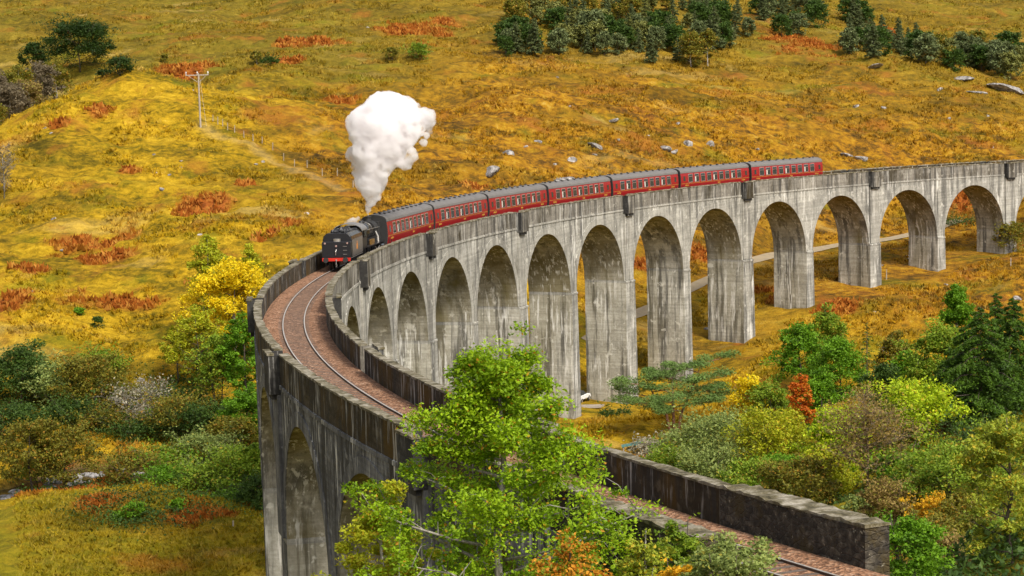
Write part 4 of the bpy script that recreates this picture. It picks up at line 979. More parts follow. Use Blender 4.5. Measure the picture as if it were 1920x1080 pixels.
for px, py, k in sorted(spots, key=lambda s: s[1]):
    tm, cm, hh, lm = protos[k]
    g = ground(px, py, 300); nm, lb, ct = LAB[lm]
    r = thing(nm, lb, ct, g, {'young': 'young pines of the upper wood', 'dark': 'dark round trees of the upper wood', 'youngl': 'light young conifers of the upper wood', 'olive': 'young birches of the upper wood'}[lm])
    s = rng.uniform(0.75, 1.25); r.rotation_euler = (0, 0, rng.uniform(0, 6.28)); r.scale = (s*rng.uniform(.9, 1.15), s*rng.uniform(.9, 1.15), s)
    link('trunk', tm, r); link('crown', cm, r)

# low undergrowth below the thickets: nobody could count it; dark leaves paint the shade between bushes
def undergrowth(name, label, lm, n, names, rng, spread, hmax, size, zone):
    roots = [np.array(o.location) for o in SC.objects if o.type == 'EMPTY' and o.get('category') in names]
    roots = np.array([r for r in roots if zone(r)])
    q = roots[rng.integers(0, len(roots), n)]; x = q[:, 0]+rng.normal(size=n)*spread; y = q[:, 1]+rng.normal(size=n)*spread
    k = (np.abs(np.hypot(x, y)-R) > 4.0) & (seg_dist(x, y, STREAM) > 4.0); x, y = x[k], y[k]
    lump = np.clip(0.55+1.1*fbm(x/3, y/3, 101, 2), 0.08, 1); z = H(x, y)+rng.random(len(x))*hmax*lump
    C = np.stack([x, y, z], 1)
    o = link(name, leafmesh(name, C, size, rng, L[lm], np.clip(0.5+0.8*fbm(x/4, y/4, 103, 2)+0.25*rng.normal(size=len(x)), 0, 1), up=0.6))
    tag(o, label, 'undergrowth', kind='stuff')
_rg = np.random.default_rng(64)
undergrowth('undergrowth', 'low green brambles and weeds, coloured as shaded, under the right hand thicket', 'dark', 60000, ('shrub', 'tree'), _rg, 3.6, 1.6, 0.15, lambda r: r[1] < 95 and r[0] > -241 and np.hypot(*r[:2]) < R)
undergrowth('undergrowth', 'low brambles and ferns, coloured as shaded, under the left hand thicket', 'dark', 36000, ('shrub', 'tree'), _rg, 2.6, 1.4, 0.14, lambda r: 30 < r[1] < 118 and np.hypot(*r[:2]) > R)
# ------------------------------------------------------------------ train
def paint(name, col, rough=0.35, var=0.12, **kw): return plain(name, col, rough, var, 1.5, **kw)
MAROON = paint('maroon_paint', (0.27, 0.010, 0.012), 0.38); ROOFG = plain('coach_roof_grey', (0.15, 0.14, 0.132), 0.7, 0.2, 0.8)
BLACK = paint('black_paint', (0.012, 0.012, 0.014), 0.35); SOOT = plain('sooty_black', (0.02, 0.019, 0.018), 0.75, 0.3, 2)
GLASS = plain('coach_glass', (0.03, 0.04, 0.042), 0.06, 0.35, 0.7); CREAM = plain('window_frame_grey', (0.34, 0.22, 0.19), 0.4)
YELL = plain('yellow_marking', (0.42, 0.21, 0.03), 0.5, 0.1); RED = paint('buffer_red', (0.50, 0.022, 0.010), 0.4)
STEEL = plain('bright_steel', (0.50, 0.47, 0.43), 0.28, 0.15, 3, Metallic=0.7); BRASS = plain('brass_and_copper', (0.45, 0.26, 0.08), 0.3, 0.15, 3, Metallic=0.7)
GLOSS = paint('glossy_black', (0.020, 0.019, 0.019), 0.16); COALM = plain('coal', (0.012, 0.012, 0.013), 0.5, 0.4, 8)
BLIND = plain('window_blind', (0.55, 0.52, 0.46), 0.8)
def loc_on_track(o, s):
    o.location = arc(s, R, 0.0); o.rotation_euler = (0, -math.atan(GRAD), math.pi/2-s/R)
def wheel_mesh(r, n=20, spokes=0):
    b = MB(); b.cyl((0, -0.06, 0), (0, 0.06, 0), r, n=n); b.cyl((0, -0.10, 0), (0, -0.06, 0), r*0.94, r*0.9, n=n); b.cyl((0, -0.14, 0), (0, 0.10, 0), r*0.22, n=8)
    return b.mesh('wheel', [BLACK], smooth=False)
LC = 19.35; HB = 1.38
def body_section(z0=0.95):
    """outline of a coach body, inner face first: tumblehome sides up to the cantrail"""
    pr = [(-1.30, z0), (-1.375, 1.55), (-1.385, 2.1), (-1.34, 2.75), (-1.26, 3.14)]
    return pr+[(-y, z) for y, z in pr[::-1]]
def roof_section():
    pts = [(-1.275, 3.12)]
    for i in range(13):
        a = math.pi*(1-i/12); pts.append((1.30*math.cos(a), 3.16+0.66*math.sin(a)**0.8 if math.sin(a) > 0 else 3.16))
    pts.append((1.275, 3.12)); return pts
def coach_parts():
    P = []
    b = MB(); b.loft([[(x, y, z) for y, z in body_section()] for x in (-LC/2, LC/2)]); P.append(('body', b.mesh('body', [MAROON]), []))
    b = MB(); b.loft([[(x, y, z) for y, z in roof_section()] for x in (-LC/2-0.02, LC/2+0.02)])
    for k in range(5): x = -LC/2+LC*(k+0.5)/5+1.9; b.loft([[(xx, y*1.006, (z-3.12)*1.012+3.12) for y, z in roof_section()] for xx in (x-0.03, x+0.03)])
    roof = b.mesh('roof', [ROOFG])
    vents = []
    b = MB(); b.cyl((0, 0, -0.06), (0, 0, 0.10), 0.10, n=8); b.cyl((0, 0, 0.10), (0, 0, 0.17), 0.19, 0.15, n=8); vm = b.mesh('roof_vent', [SOOT])
    for x in (-8.6, -7.4, -5.6, -3.7, -1.9, 0.1, 1.9, 3.7, 5.6, 7.4, 8.6):
        for y in ((-0.5, 0.5) if abs(x) < 8 else (-0.35,)): vents.append(('roof_vent', vm, (x, y, 3.72 if abs(y) > .4 else 3.79)))
    P.append(('roof', roof, vents))
    # windows: pane, pale frame; doors; yellow lining
    for sg in (-1, 1):
        y0 = 1.385
        for k, x in enumerate([-7.05+1.72*i for i in range(9)]):
            wd = 0.60
            b = MB()
            def fr(x0, x1, z0, z1, d, mi=0):
                yl = lambda z: y0 if z < 2.1 else (y0-0.045*(z-2.1)/0.65 if z < 2.75 else 1.34-0.08*(z-2.75)/0.39)
                b.add([(x0, sg*(yl(z0)+d), z0), (x1, sg*(yl(z0)+d), z0), (x1, sg*(yl(z1)+d), z1), (x0, sg*(yl(z1)+d), z1), (x0, sg*(yl(z0)-0.03), z0), (x1, sg*(yl(z0)-0.03), z0), (x1, sg*(yl(z1)-0.03), z1), (x0, sg*(yl(z1)-0.03), z1)],
                      [(0, 1, 2, 3), (4, 5, 6, 7), (0, 1, 5, 4), (1, 2, 6, 5), (2, 3, 7, 6), (3, 0, 4, 7)], mi)
            fr(x-wd, x+wd, 1.86, 1.92, 0.03); fr(x-wd, x+wd, 2.93, 2.99, 0.03); fr(x-wd, x-wd+0.06, 1.92, 2.93, 0.03); fr(x+wd-0.06, x+wd, 1.92, 2.93, 0.03)
            fr(x-wd+0.06, x+wd-0.06, 2.62, 2.66, 0.03)
            win = b.mesh('window', [CREAM])
            b = MB(); fr(x-wd+0.05, x+wd-0.05, 1.92, 2.12, 0.02); fr(x-wd+0.05, x+wd-0.05, 2.12, 2.74, 0.02); fr(x-wd+0.05, x+wd-0.05, 2.74, 2.93, 0.02); pane = b.mesh('pane', [GLASS])
            ch = [('pane', pane, None)]
            if (k*7+sg) % 3 == 0:
                b = MB(); fr(x-wd+0.10, x-wd+0.36, 1.95, 2.6, 0.034); ch.append(('curtain', b.mesh('curtain', [BLIND]), None))
            P.append(('window', win, ch))
        for x in (-8.75, 8.75, 0.0 if False else 8.75)[:2]:
            b = MB()
            fr(x-0.36, x-0.34, 1.05, 2.98, 0.012, 0); fr(x+0.34, x+0.36, 1.05, 2.98, 0.012, 0); fr(x-0.25, x+0.25, 2.11, 2.73, 0.02, 1)
            d = b.mesh('door', [SOOT, GLASS])
            b = MB(); fr(x+0.24, x+0.31, 1.78, 1.84, 0.05); P.append(('door', d, [('handle', b.mesh('handle', [BRASS]), None)]))
        b = MB()
        fr(-LC/2+0.02, LC/2-0.02, 1.72, 1.765, 0.012)
        P.append(('lining', b.mesh('lining', [YELL]), []))
        for x, wd in ((-8.0, 0.5), (8.0, 0.5), (0.9, 0.35)):
            b = MB()
            for q in range(5):
                xx = x-wd+2*wd*q/5; fr(xx, xx+2*wd/5*0.62, 1.40, 1.58, 0.014)
            P.append(('number_plate', b.mesh('number_plate', [YELL]), []))
    for e in (-1, 1):
        b = MB(); sec = [(y*0.985, z) for y, z in body_section(1.0)]; rf = roof_section()
        x0 = e*LC/2; b.loft([[(x0, y, z) for y, z in sec], [(x0+e*0.05, y*0.97, z) for y, z in sec]])
        b.loft([[(x0+e*0.0, y*0.99, z) for y, z in rf], [(x0+e*0.05, y*0.95, 3.12+(z-3.12)*0.95) for y, z in rf]])
        end = b.mesh('end_panel', [SOOT])
        b = MB(); b.box(min(x0, x0+e*0.44), max(x0, x0+e*0.44), -0.62, 0.62, 1.0, 3.2); gw = b.mesh('gangway', [SOOT], bevel=0.04)
        P.append(('end_panel', end, [('gangway', gw, None)]))
        b = MB()
        for y in (-0.86, 0.86): b.cyl((x0, y, 1.05), (x0+e*0.4, y, 1.05), 0.09, n=8); b.cyl((x0+e*0.38, y, 1.05), (x0+e*0.43, y, 1.05), 0.22, n=10)
        P.append(('buffer', b.mesh('buffer', [BLACK]), []))
    b = MB(); b.box(-LC/2+0.1, LC/2-0.1, -1.2, 1.2, 0.85, 0.96)
    b.box(-3.2, -1.2, -1.15, -0.5, 0.42, 0.85); b.box(0.6, 2.8, -1.15, -0.5, 0.42, 0.85); b.box(-2, 1, 0.5, 1.15, 0.42, 0.85); b.cyl((3.3, -0.4, 0.6), (4.3, -0.4, 0.6), 0.24)
    P.append(('underframe', b.mesh('underframe', [SOOT]), []))
    wm = wheel_mesh(0.455)
    for x in (-6.9, 6.9):
        b = MB()
        for y in (-0.98, 0.98): b.box(x-1.85, x+1.85, y-0.05, y+0.05, 0.42, 0.72); b.box(x-1.55, x-1.0, y-0.1, y+0.1, 0.3, 0.6); b.box(x+1.0, x+1.55, y-0.1, y+0.1, 0.3, 0.6); b.box(x-0.4, x+0.4, y-0.12, y+0.12, 0.35, 0.8)
        b.box(x-0.25, x+0.25, -0.95, 0.95, 0.5, 0.84)
        P.append(('bogie', b.mesh('bogie', [SOOT]), [('wheel', wm, (x+dx, y, 0.455)) for dx in (-1.28, 1.28) for y in (-0.75, 0.75)]))
    return P
CP = coach_parts()
ORD = ['first maroon coach with grey roof, coupled to the steam engine', 'second maroon coach with grey roof counted from the engine', 'third maroon coach with grey roof counted from the engine', 'middle one of the seven maroon coaches, fourth from the engine',
       'fifth maroon coach from the engine, third from the tail', 'next to last maroon coach, sixth from the steam engine', 'last maroon coach at the tail of the train, farthest away']
for i in range(7):
    r = thing('railway_coach', ORD[i], 'railway coach', group='maroon coaches of the steam train')
    loc_on_track(r, (THC0+DTHC*(i+0.5))*R)
    for nm, me, ch in CP:
        p = link(nm, me, r)
        for cn, cm_, lc in ch:
            c = link(cn, cm_, p)
            if lc: c.location = lc
# steam engine, running tender first: local +X points away from the camera, to the chimney
S_COACH = THC0*R
loco = thing('steam_locomotive', 'black steam locomotive running backwards, its chimney next to the coaches', 'locomotive'); loc_on_track(loco, S_COACH-6.1)
def ringx(x, r, cz, n=20, ry=None): return [(x, (ry or r)*math.cos(2*math.pi*i/n), cz+r*math.sin(2*math.pi*i/n)) for i in range(n)]
b = MB(); b.loft([ringx(-2.9, 0.86, 2.72), ringx(-0.2, 0.84, 2.68), ringx(2.4, 0.74, 2.66)])
boiler = b.obj('boiler', GLOSS, loco, smooth=True)
for x in (-2.4, -1.2, 0.0, 1.2):
    r_ = 0.86-0.022*(x+2.9)
    b = MB(); b.loft([ringx(x-0.035, r_+0.012, 2.70), ringx(x+0.035, r_+0.012, 2.70)]); b.obj('boiler_band', STEEL, boiler)
b = MB(); b.loft([ringx(2.4, 0.80, 2.66), ringx(4.15, 0.80, 2.66)]); b.loft([ringx(4.15, 0.70, 2.66), ringx(4.3, 0.60, 2.66), ringx(4.36, 0.2, 2.66)]); sb = b.obj('smokebox', SOOT, loco, smooth=False)
b = MB(); b.loft([ringx_ for ringx_ in [[(3.35+r*math.cos(a), r*math.sin(a), z) for a in [2*math.pi*i/16 for i in range(16)]] for z, r in ((3.36, 0.38), (3.5, 0.27), (3.72, 0.26), (3.8, 0.31), (3.86, 0.31))]]); b.obj('chimney', SOOT, loco, smooth=True)
b = MB()
b.loft([[(-0.2+r*math.cos(a)*1.25, r*math.sin(a), z) for a in [2*math.pi*i/14 for i in range(14)]] for z, r in ((3.42, 0.34), (3.62, 0.28), (3.7, 0.12))]); b.obj('steam_dome', GLOSS, loco, smooth=True)
b = MB()
for y in (-0.14, 0.14): b.cyl((-2.35, y, 3.5), (-2.35, y, 3.74), 0.07, n=8)
b.obj('safety_valve', BRASS, loco)
b = MB(); b.loft([[(-4.55, y, z) for y, z in ((-0.85, 1.5), (0.85, 1.5), (0.92, 2.9), (0.62, 3.5), (-0.62, 3.5), (-0.92, 2.9))], [(-2.9, y, z) for y, z in ((-0.82, 1.5), (0.82, 1.5), (0.90, 2.9), (0.62, 3.52), (-0.62, 3.52), (-0.90, 2.9))]]); b.obj('firebox', GLOSS, loco)
# cab: side sheets, curved roof, spectacle plate
cab = MB()
for sg in (-1, 1):
    cab.box(-6.2, -4.3, sg*1.30-0.025, sg*1.30+0.025, 1.45, 2.45); cab.box(-4.62, -4.3, sg*1.30-0.025, sg*1.30+0.025, 2.45, 3.15); cab.box(-6.2, -6.05, sg*1.30-0.025, sg*1.30+0.025, 2.45, 3.15); cab.box(-5.45, -5.30, sg*1.30-0.025, sg*1.30+0.025, 2.45, 3.15)
cab.box(-4.36, -4.3, -1.27, 1.27, 1.45, 3.15)
cb = cab.obj('cab', BLACK, loco)
b = MB(); secs = [(1.36*math.cos(math.pi*i/14), 3.14+0.66*math.sin(math.pi*i/14)) for i in range(15)]
b.loft([[(x, y, z) for y, z in secs]+[(x, y*0.97, z-0.05) for y, z in secs[::-1]] for x in (-6.55, -4.15)]); b.obj('cab_roof', plain('cab_roof_grey', (0.17, 0.165, 0.16), 0.45, 0.2, 1), cb, smooth=False)
for sg in (-1, 1):
    b = MB(); b.box(-5.28, -4.65, sg*1.305-0.012, sg*1.305+0.012, 2.5, 3.1); b.obj('cab_window', GLASS, cb)
b = MB()
for sg in (-1, 1): b.box(-4.4, 4.5, sg*0.88 if sg > 0 else -1.32, 1.32 if sg > 0 else -0.88, 1.42, 1.48)
b.box(4.4, 4.6, -1.25, 1.25, 0.85, 1.30); b.obj('running_board', BLACK, loco)
for sg in (-1, 1):
    b = MB(); b.tube([(-2.9, sg*0.98, 2.95), (0, sg*0.96, 2.92), (2.4, sg*0.90, 2.85), (4.1, sg*0.88, 2.82)], [0.028]*4, 5); b.obj('handrail', STEEL, loco)
    b = MB(); b.tube([(2.7, sg*0.78, 2.5), (2.75, sg*0.98, 2.0), (2.7, sg*1.02, 1.5)], [0.10, 0.10, 0.10], 8); b.obj('steam_pipe', STEEL, loco)
    b = MB(); b.cyl((2.55, sg*1.12, 0.95), (3.75, sg*1.12, 0.95), 0.36, n=14); b.obj('cylinder', GLOSS, loco, smooth=False)
    b = MB(); b.box(-1.9, 2.5, sg*1.16-0.04, sg*1.16+0.04, 0.82, 0.94); b.box(-3.6, 1.6, sg*1.08-0.035, sg*1.08+0.035, 0.62, 0.74); b.tube([(0.2, sg*1.2, 1.2), (1.2, sg*1.2, 0.9), (2.5, sg*1.18, 1.15)], [0.04]*3, 5); b.obj('connecting_rod', STEEL, loco)
    b = MB(); b.box(-1.0, 0.4, sg*1.02-0.1, sg*1.02+0.1, 1.48, 1.95); b.obj('injector_box', BRASS if sg < 0 else BLACK, loco)
wd = wheel_mesh(0.92, 24); wp_ = wheel_mesh(0.5)
for x in (-3.4, -0.9, 1.3):
    for y in (-0.75, 0.75): o = link('driving_wheel', wd, loco); o.location = (x, y, 0.92)
for x in (2.6, 4.1):
    for y in (-0.75, 0.75): o = link('bogie_wheel', wp_, loco); o.location = (x, y, 0.5)
b = MB(); b.box(-6.1, 4.4, -0.6, 0.6, 0.75, 1.42); b.obj('frame', SOOT, loco)
# tender
ten = thing('locomotive_tender', 'black tender with red buffer beam leading the train towards the viewer', 'tender'); loc_on_track(ten, S_COACH-6.1-6.55-3.35)
TX0, TX1 = -3.35, 3.25
b = MB(); sec = [(-1.30, 1.22), (-1.31, 2.75), (-1.24, 3.05), (-1.02, 3.28), (-0.88, 3.34)]; sec = sec+[(-y, z) for y, z in sec[::-1]]
b.loft([[(x, y, z) for y, z in sec] for x in (TX0+0.75, TX1)], 0); tb = b.obj('body', GLOSS, ten)
b = MB(); b.box(TX0, TX0+0.75, -1.30, 1.30, 1.22, 2.62); b.obj('tank_rear', BLACK, ten, bevel=0.05)
for sg in (-1, 1):
    b = MB(); b.loft([[(x, sg*1.315, z) for x, z in ((TX0+0.8, 1.26), (TX1-0.03, 1.26), (TX1-0.03, 2.72), (TX0+0.8, 2.72))], [(x, sg*1.325, z) for x, z in ((TX0+0.8, 1.26), (TX1-0.03, 1.26), (TX1-0.03, 2.72), (TX0+0.8, 2.72))]]); sd = b.obj('side_sheet', plain('polished_side_sheen', (0.23, 0.21, 0.19), 0.3, 0.15, 1.0, Metallic=0.5), ten)  # black side given a grey base colour for the sheen it reflects
    b = MB(); b.box(-0.28, 0.28, sg*1.335-0.008, sg*1.335+0.008, 1.75, 2.25); b.cyl((0, sg*1.33, 2.36), (0, sg*1.345, 2.36), 0.12, n=12); b.obj('emblem', plain('emblem_orange', (0.58, 0.22, 0.04), 0.5), sd)
b = MB(); rr = np.random.default_rng(4)
for i in range(90):
    x = rr.uniform(TX0+1.5, TX1-0.3); y = rr.uniform(-0.8, 0.8); r = rr.uniform(0.12, 0.25); z = 3.30+0.22*(1-(y/0.85)**2)*rr.random()
    b.loft([[(x+r*q*math.cos(a), y+r*q*math.sin(a), z+r*h) for a in [k*1.2566+i for k in range(5)]] for q, h in ((0.6, -0.6), (1, 0), (0.5, 0.7))])
b.obj('coal', COALM, ten)
b = MB(); b.loft([[(TX0+0.45+0.27*math.cos(a), 0.32*math.sin(a), z) for a in [2*math.pi*i/16 for i in range(16)]] for z in (2.62, 2.86)]); b.obj('water_filler', STEEL, ten)
b = MB(); b.loft([[(TX0+0.76, y*0.97, z) for y, z in sec], [(TX0+0.70, y*0.93, 1.3+(z-1.3)*0.97) for y, z in sec]]); b.obj('bulkhead', BLACK, ten)
for y, z in ((-1.0, 2.5), (1.0, 2.5), (0, 2.25)):
    b = MB(); b.cyl((TX0-0.12, y, z), (TX0+0.01, y, z), 0.085, n=10); b.obj('lamp', CREAM, ten)
b = MB(); b.tube([(TX0-0.06, 0.06, 1.45), (TX0-0.16, 0.05, 1.75), (TX0-0.08, -0.02, 1.95)], [0.045]*3, 6); b.obj('brake_hose', STEEL, ten)
b = MB()
for z in (1.5, 1.85, 2.2): b.box(TX0-0.05, TX0+0.0, -0.95, -0.6, z, z+0.03)
b.obj('ladder', STEEL, ten)
b = MB(); b.box(TX0-0.14, TX0+0.0, -1.27, 1.27, 0.92, 1.20); bb = b.obj('buffer_beam', RED, ten)
for y in (-0.87, 0.87):
    b = MB(); b.cyl((TX0-0.1, y, 1.05), (TX0-0.5, y, 1.05), 0.12, 0.10, n=10); b.cyl((TX0-0.5, y, 1.05), (TX0-0.57, y, 1.05), 0.24, n=14); b.obj('buffer', SOOT, ten)
b = MB()
for k in range(3): b.cyl((TX0-0.2, -0.05+0.05*(k % 2), 1.0-k*0.2), (TX0-0.22, 0.02, 0.82-k*0.2), 0.035, n=6)
b.box(TX0-0.22, TX0-0.14, -0.06, 0.06, 0.95, 1.08); b.obj('coupling', STEEL, ten)
b = MB(); b.box(TX0, TX1, -1.28, 1.28, 1.14, 1.22)
for y in (-1.0, 1.0): b.box(TX0+0.2, TX1-0.2, y-0.04, y+0.04, 0.5, 1.14)
b.obj('frame', SOOT, ten)
wt = wheel_mesh(0.65)
for x in (-2.2, -0.1, 2.0):
    for y in (-0.75, 0.75): o = link('wheel', wt, ten); o.location = (x, y, 0.65)
b = MB()
for sg in (-1, 1): b.box(TX0+0.1, TX1, sg*1.29-0.03, sg*1.29+0.03, 1.15, 1.21)
b.obj('footplate_edge', STEEL, ten)
# ------------------------------------------------------------------ steam
def steam_mesh(name, blobs, voxel, d1, d2):
    bm = bmesh.new()
    for p, r in blobs:
        bmesh.ops.create_icosphere(bm, subdivisions=3, radius=r, matrix=Matrix.Translation(p))
    me = bpy.data.meshes.new(name+'_lumps'); bm.to_mesh(me); bm.free()
    o = bpy.data.objects.new(name+'_lumps', me); COL.objects.link(o)
    rm = o.modifiers.new('r', 'REMESH'); rm.mode = 'VOXEL'; rm.voxel_size = voxel
    sm = o.modifiers.new('s', 'SMOOTH'); sm.iterations = 4; sm.factor = 0.6
    for k, (sc, st) in enumerate((d1, d2, (d2[0]*0.4, d2[1]*0.5))):
        tx = bpy.data.textures.new(name+str(k), 'CLOUDS'); tx.noise_scale = sc; tx.noise_depth = 3
        dm = o.modifiers.new('d', 'DISPLACE'); dm.texture = tx; dm.strength = st; dm.mid_level = 0.5; dm.texture_coords = 'GLOBAL'
    dg = bpy.context.evaluated_depsgraph_get(); dg.update()
    out = bpy.data.meshes.new_from_object(o.evaluated_get(dg)); out.name = name
    bpy.data.objects.remove(o); bpy.data.meshes.remove(me)
    out.polygons.foreach_set('use_smooth', [True]*len(out.polygons))
    return out
m_, n_ = mat('steam'); p_ = n_.pos()
ns_ = n_.noise(p_, 0.9, 5, 0.62)
dn_ = n_.math('MULTIPLY', n_.ramp(ns_, [(0.36, 0.03), (0.58, 1.0)]), 3.0)
pv_ = n_.n('ShaderNodeVolumePrincipled'); pv_.inputs['Color'].default_value = (0.972, 0.962, 0.965, 1); pv_.inputs['Anisotropy'].default_value = 0.0; n_.l(dn_, pv_.inputs['Density'])
n_.l(pv_.outputs[0], n_.n('ShaderNodeOutputMaterial').inputs['Volume'])
SC.cycles.volume_bounces = 24; SC.cycles.volume_max_steps = 256; SC.cycles.volume_step_rate = 0.5
STEAM = m_
s_ch = S_COACH-6.1+3.35
chim = np.array(arc(s_ch, R, 3.85)); Dch = (chim-CAM)@FW
cx_, cy_, _ = proj(chim)
blobs = []; rng = np.random.default_rng(9)
prof = [(398, 692, 5), (388, 693, 8), (376, 694, 13), (362, 697, 21), (347, 699, 31), (330, 697, 42), (312, 702, 46), (295, 706, 52), (278, 712, 62), (260, 716, 72), (242, 718, 76), (224, 722, 74), (208, 728, 62), (198, 736, 46)]
for py, px, hwid in prof:
    sc = Dch/FPX; rr = hwid*sc
    for k in range(5 if hwid > 30 else 3):
        f = rng.uniform(-1, 1); r = rr*rng.uniform(0.42, 0.6); a = rng.uniform(-1, 1)
        p = at(px+cx_-693+f*(hwid-r/sc)*0.95, py+rng.uniform(-6, 6)*hwid/40+(cy_-401), Dch+a*(rr-r)*0.9)
        blobs.append((Vector(p), r))
    blobs.append((Vector(at(px+cx_-693, py+(cy_-401), Dch)), rr*0.72))
for px, py, r in ((805, 222, 16), (795, 208, 13), (812, 212, 10), (790, 240, 12), (808, 240, 9), (797, 262, 8), (778, 200, 15), (760, 300, 15), (665, 285, 16), (775, 285, 14), (802, 250, 6)):
    blobs.append((Vector(at(px+cx_-693, py+(cy_-401), Dch+rng.uniform(-1, 1))), r*Dch/FPX))
st = link('steam_plume', steam_mesh('steam_plume', blobs, 0.13, (1.5, 0.75), (0.42, 0.34))); st.data.materials.clear(); st.data.materials.append(STEAM)
tag(st, 'thick white plume of steam rising from the locomotive chimney', 'steam')
bl = []
pv = np.array(arc(S_COACH-6.1-2.35, R, 3.85)); u_, v_, d_ = proj(pv)
for dx, dy, r in ((-2, 0, 5), (-8, -1, 6), (-14, 3, 5), (-20, 5, 3.5), (4, -4, 4)): bl.append((Vector(at(u_+dx, v_+dy, d_)), r*d_/FPX))
st = link('steam_wisp', steam_mesh('steam_wisp', bl, 0.06, (0.5, 0.25), (0.2, 0.15))); st.data.materials.clear(); st.data.materials.append(STEAM)
tag(st, 'small white puff of steam at the safety valves over the boiler', 'steam')

# ------------------------------------------------------------------ rocks
m_, n_ = mat('grey_rock'); p_ = n_.pos()
c_ = n_.ramp(n_.noise(p_, 1.6, 6, 0.7), [(0.36, (0.05, 0.045, 0.04)), (0.48, (0.20, 0.185, 0.17)), (0.60, (0.40, 0.375, 0.35)), (0.75, (0.56, 0.53, 0.50))])
n_.bsdf(c_, 0.9, n_.bump(n_.noise(p_, 4, 6, 0.7), 0.8, 0.2)); ROCK = m_
m_, n_ = mat('stream_stone'); n_.bsdf(n_.ramp(n_.noise(n_.pos(), 2.0, 5), [(0.35, (0.10, 0.095, 0.09)), (0.65, (0.42, 0.40, 0.38))]), 0.8); STONE = m_
def rock_mesh(seed, mat_, sub=3, flat=0.6):
    bm = bmesh.new(); bmesh.ops.create_icosphere(bm, subdivisions=sub, radius=1.0)
    rg = np.random.default_rng(seed); pl = rg.normal(size=(9, 3)); pl /= np.linalg.norm(pl, axis=1)[:, None]; dd = rg.uniform(0.45, 0.85, 9)
    co = np.array([v.co[:] for v in bm.verts])
    for q, d in zip(pl, dd):
        t = co@q; k = t > d; co[k] -= np.outer(t[k]-d, q)*0.9
    co += 0.10*np.stack([fbm(co[:, 0]*2+seed, co[:, 1]*2+co[:, 2], seed+j, 3) for j in range(3)], 1)
    co[:, 2] *= flat
    for v, c in zip(bm.verts, co): v.co = c
    me = bpy.data.meshes.new('rock'); bm.to_mesh(me); bm.free(); me.materials.append(mat_); return me
RM = [rock_mesh(i, ROCK) for i in range(6)]; SM = [rock_mesh(20+i, STONE, 2, 0.7) for i in range(4)]
rk = np.random.default_rng(15)
def rock(px, py, w, h, label=None, group=None, me=None, name='rock', d0=330):
    g = ground(px, py, d0); sc = ((g-CAM)@FW)/FPX
    o = link(name, me or RM[rk.integers(6)]); a = w*sc/2; c = h*sc/2
    o.location = (g[0], g[1], g[2]-0.25*c); o.scale = (a*1.15, a*0.8, max(c*2.0, 0.2)); o.rotation_euler = (rk.normal()*0.2, rk.normal()*0.2, rk.normal()*0.5)
    tag(o, label, 'rock', group); return o
for px, py, w, h, lab in [(918, 322, 40, 22, 'large pale grey outcrop just above the second coach'), (1050, 338, 52, 12, 'long flat rock showing over the fourth coach roof'), (952, 290, 22, 24, 'jagged grey rock up the slope from the large outcrop'), (1006, 265, 20, 9, 'small flat rock above the jagged grey rock'),
        (1072, 300, 22, 14, 'grey rock on the slope above the fourth coach'), (1118, 274, 34, 10, 'long thin slanting rock above the fifth coach'), (1290, 270, 20, 20, 'pale upright rock above the sixth coach'), (1330, 273, 16, 24, 'tall narrow pale rock beside the pale upright rock'),
        (1245, 278, 26, 12, 'low grey rock left of the pale upright rock'), (1262, 285, 20, 8, 'small flat rock below the pale upright rock'), (1612, 298, 38, 14, 'grey outcrop just behind the tail of the train'), (1585, 292, 34, 8, 'flat brown grey rock left of the outcrop behind the train tail'),
        (1636, 126, 40, 7, 'thin pale rock slab below the pine wood'), (1806, 147, 38, 10, 'pale rock slab on the far right slope'), (1890, 166, 80, 16, 'long pale rock shelf at the right edge of the slope'), (1830, 174, 44, 10, 'grey rock slab left of the long pale shelf'), (1762, 168, 16, 12, 'dark cracked rock left of the grey slab'),
        (1603, 200, 16, 6, 'small flat rock in the middle of the right slope'), (1655, 202, 16, 7, 'small pale rock in the middle of the right slope'), (1852, 218, 8, 8, 'small round rock high on the right slope'), (1148, 226, 22, 7, 'low pale rock alone in the heather above the train'), (1270, 232, 12, 6, 'tiny pale rock high above the sixth coach'),
        (265, 713, 16, 12, 'pale boulder on the slope above the stream thicket'), (1688, 640, 16, 12, 'grey boulder beside the rounded olive birch'), (1325, 617, 14, 7, 'pinkish stone at the foot of a far pier'), (1774, 534, 12, 5, 'small pale rock on the slope under the far arches'), (1908, 560, 26, 8, 'dark stony heap at the right edge of the slope'),
        (118, 470, 12, 8, 'small pale stone in the large bracken patch'), (303, 355, 14, 8, 'white stone on the open golden slope'), (375, 440, 10, 6, 'white stone on the slope left of the aspens'), (60, 548, 10, 7, 'white stone at the left edge of the golden slope')]:
    rock(px, py, w, h, lab, d0=250)
for px, py in ((100, 410), (289, 290), (340, 302), (338, 314), (317, 328), (290, 324), (493, 303), (480, 308), (690, 52), (362, 170), (22, 545), (83, 240), (95, 250), (1045, 145), (1068, 200), (1115, 290), (1040, 308), (1350, 312), (1420, 280), (1860, 276), (1780, 222), (1640, 585), (1702, 480), (1655, 498), (575, 400), (1160, 262), (985, 275), (1215, 255)):
    rock(px, py, rk.uniform(6, 11), rk.uniform(4, 6), 'small pale stone lying loose in the moor grass', 'small loose stones on the moor', name='stone', d0=250)
